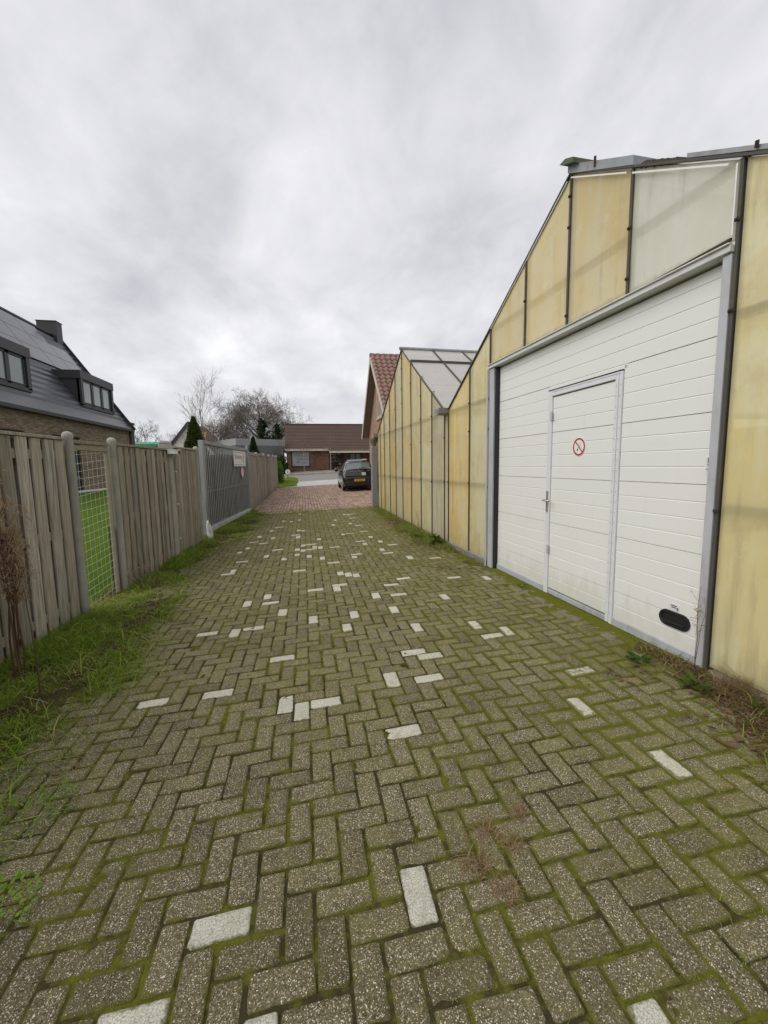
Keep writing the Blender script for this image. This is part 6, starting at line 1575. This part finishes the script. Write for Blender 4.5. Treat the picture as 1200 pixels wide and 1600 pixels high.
def cone_tree(name, base, h, r0, label, cat, seed, n=5000, size=0.10, mat='conifer', lumps=9.0, power=0.85, group=None):
    R_ = root(name, base, 0, label, cat, group)
    def fn(r, n):
        t = r.random(n) ** 1.25; a = r.uniform(0, 6.283, n)
        lump = (0.72 + 0.5 * fbm(a * 1.6 + 3, t * lumps, seed, 3)) if mat == 'thuja' else (0.30 + 1.25 * fbm(np.cos(a) * 2 + np.sin(a) * 2.7 + 9, t * lumps * 1.6, seed, 3))
        rad = r0 * np.minimum(1, (1 - t) ** power + 0.02) * lump * np.sqrt(r.uniform(0.35, 1.0, n)) * np.minimum(1, 0.72 + t * 2)
        P = np.stack([np.cos(a) * rad, np.sin(a) * rad, t * h + 0.05 + r.normal(0, 0.04, n)], -1)
        return P, np.clip(r.uniform(0.05, 0.95, n) * 0.75, 0, 1)
    V, Q, T = foliage(n, fn, size, seed)
    props(link('crown', np_mesh('crown', V, Q, mats=[M[mat]], tone=T), R_), kind='stuff')
    MB().tube([(0, 0, -0.2), (0, 0, h * 0.5), (0, 0, h * 0.97)], [r0 * 0.12, r0 * 0.06, 0.01], 7).build('trunk', M['bark'], R_)
    return R_
cone_tree('conifer', tz(-5.22, 22), 3.66, 0.98, 'dense cone shaped green conifer behind the board fence', 'conifer', 3, 20000, 0.075, 'thuja', 12, 0.75)
def fir_tree(base, h, r0, label, seed):
    r = random.Random(seed); R_ = root('fir_tree', base, 0, label, 'fir', 'dark firs')
    T0 = MB(); T0.tube([(0, 0, -0.2), (0.05, 0, h * 0.5), (0, 0, h)], [0.14, 0.08, 0.01], 7); T0.build('trunk', M['bark'], R_)
    P = []
    for k in range(70):
        t = 0.15 + 0.83 * (k + r.random()) / 70; a = r.uniform(0, 6.283); L = r0 * (1 - t) ** 0.8 * r.choice((0.35, 0.7, 1.0, 1.15)) + 0.15
        for q in range(int(9 + 26 * L / r0)):
            u = r.random(); P.append((math.cos(a) * L * u + r.gauss(0, 0.10), math.sin(a) * L * u + r.gauss(0, 0.10), h * t + 0.25 * L * u - 0.35 * L * u * u + r.gauss(0, 0.10)))
    P = np.array(P)
    V, Q, T = foliage(len(P), lambda rr, n: (P, rr.uniform(0, 0.6, n)), 0.20, seed)
    props(link('crown', np_mesh('crown', V, Q, mats=[M['conifer']], tone=T), R_), kind='stuff')
fir_tree(tz(-4.55, 50), 6.1, 1.7, 'dark fir left of the bungalow roof, the taller of two', 7)
fir_tree(tz(-2.95, 51), 5.6, 1.5, 'dark fir right beside the bungalow roof, the shorter of two', 9)
cone_tree('conifer', tz(-2.75, 24.5), 2.95, 0.42, 'small dark rounded conifer just behind the right end of the gate', 'conifer', 13, 3000, 0.07, 'conifer', 6, 0.45)
def bush(name, base, sx, sy, h, label, cat, seed, n, size, mat='hedge', boxy=0.5):
    R_ = root(name, base, 0, label, cat)
    def fn(r, n):
        d = r.normal(size=(n, 3)); d /= np.linalg.norm(d, axis=1)[:, None]; d[:, 2] = np.abs(d[:, 2])
        d = np.sign(d) * np.abs(d) ** boxy
        lump = 0.78 + 0.42 * fbm(d[:, 0] * 3 + 5, d[:, 2] * 3 + d[:, 1] * 2, seed, 3)
        rr_ = (r.random(n) ** 0.33) * lump
        return d * rr_[:, None] * np.array([sx, sy, h]), r.uniform(0.02, 0.85, n)
    V, Q, T = foliage(n, fn, size, seed)
    props(link('crown', np_mesh('crown', V, Q, mats=[M[mat]], tone=T), R_), kind='stuff')
    mb = MB()
    for k in range(5): a = k * 1.3; mb.tube([(0, 0, -0.1), (math.cos(a) * sx * 0.3, math.sin(a) * sy * 0.3, h * 0.6)], [0.03, 0.01], 5)
    mb.build('stems', M['bark'], R_)
    return R_
bush('hedge_bush', tz(-2.15, 29.6), 0.72, 1.6, 1.55, 'bright green clipped bush at the end of the board fence', 'bush', 5, 7000, 0.07)
bush('shrub', tz(-2.4, 43.0), 0.9, 0.9, 1.9, 'dark shrub at the foot of the grey annexe', 'bush', 8, 2500, 0.10, 'conifer', 0.8)
bush('shrub', tz(-14.5, 58), 3.2, 2.0, 3.6, 'dull evergreen thicket behind the steel gate, left part', 'bush', 11, 5000, 0.20, 'conifer', 0.8)
bush('shrub', tz(-9.2, 57), 3.4, 2.0, 3.9, 'dull evergreen thicket behind the steel gate, right part', 'bush', 12, 5000, 0.20, 'conifer', 0.8)
# trained trees in front of the bungalow
def trained_tree(x, label, seed, zt=3.25):
    r = random.Random(seed); R_ = root('trained_tree', (x, 44.1, float(zg(x, 44.1)) + 0.2), 0, label, 'tree', 'trained trees by the bungalow')
    mb = MB(); mb.tube([(0, 0, -0.2), (0.02, 0, 1.0), (0, 0, zt - 1.0)], [0.055, 0.05, 0.03], 7); mb.build('trunk', M['birch'], R_)
    br = MB()
    for k in range(5):
        z = 0.85 + k * 0.36
        for s in (-1, 1):
            L = r.uniform(0.75, 1.05); br.tube([(0, 0, z), (s * L * 0.5, r.gauss(0, 0.02), z + 0.03), (s * L, r.gauss(0, 0.03), z + r.uniform(-0.03, 0.06))], [0.024, 0.018, 0.012], 5)
            for q in range(7):
                t = r.uniform(0.2, 1.0); b = Vector((s * L * t, 0, z + 0.02)); br.tube([b, b + Vector((r.gauss(0, 0.10), r.gauss(0, 0.06), r.uniform(0.15, 0.42)))], [0.010, 0.005], 3)
    for q in range(9): br.tube([(0, 0, zt - 1.0), (r.gauss(0, 0.25), r.gauss(0, 0.1), zt + r.uniform(-0.3, 0.8))], [0.014, 0.006], 3)
    br.build('branches', M['twig'], R_)
trained_tree(0.02, 'bare trained tree in front of the large window of the bungalow', 3)
trained_tree(2.76, 'bare trained tree between the brick wall and the porch of the bungalow', 4)
trained_tree(-2.15, 'bare trained tree in front of the grey annexe', 6)
# low planting in the bed
for k, (x, s, lab) in enumerate(((-0.9, 0.30, 'left'), (1.7, 0.26, 'middle'), (3.6, 0.30, 'porch'))):
    bush('low_shrub', (x, 44.2, float(zg(x, 44.2)) + 0.18), 0.7, 0.3, s, {'left': 'low dry shrub below the left part of the bungalow window', 'middle': 'low dry shrub below the bare brick wall of the bungalow', 'porch': 'low dry shrub in front of the bungalow porch'}[lab], 'bush', 30 + k, 500, 0.06, 'dry', 0.9)
gx_ = np.random.default_rng(77); n = 9000
x = -3.4 + 3.2 * gx_.random(n); y = 26.4 + 9.6 * gx_.random(n)
k = (x < -0.5 - 0.5 * fbm(y * 0.6, y * 0.1, 3)); x, y = x[k], y[k]; n = len(x)
V, Q, T = blades(n, np.stack([x, y, plot_z(x, y) - 0.01], -1), 0.05 + 0.12 * gx_.random(n) ** 2, 0.012 + 0.01 * gx_.random(n), 1.0, np.clip(gx_.random(n) * 0.9, 0, 1), 0.6, 78)
props(link('plot_grass', np_mesh('plot_grass', V, Q, mats=[M['grass']], tone=T)), label='rough grass on the plot at the corner of the road', cat='grass', kind='stuff')
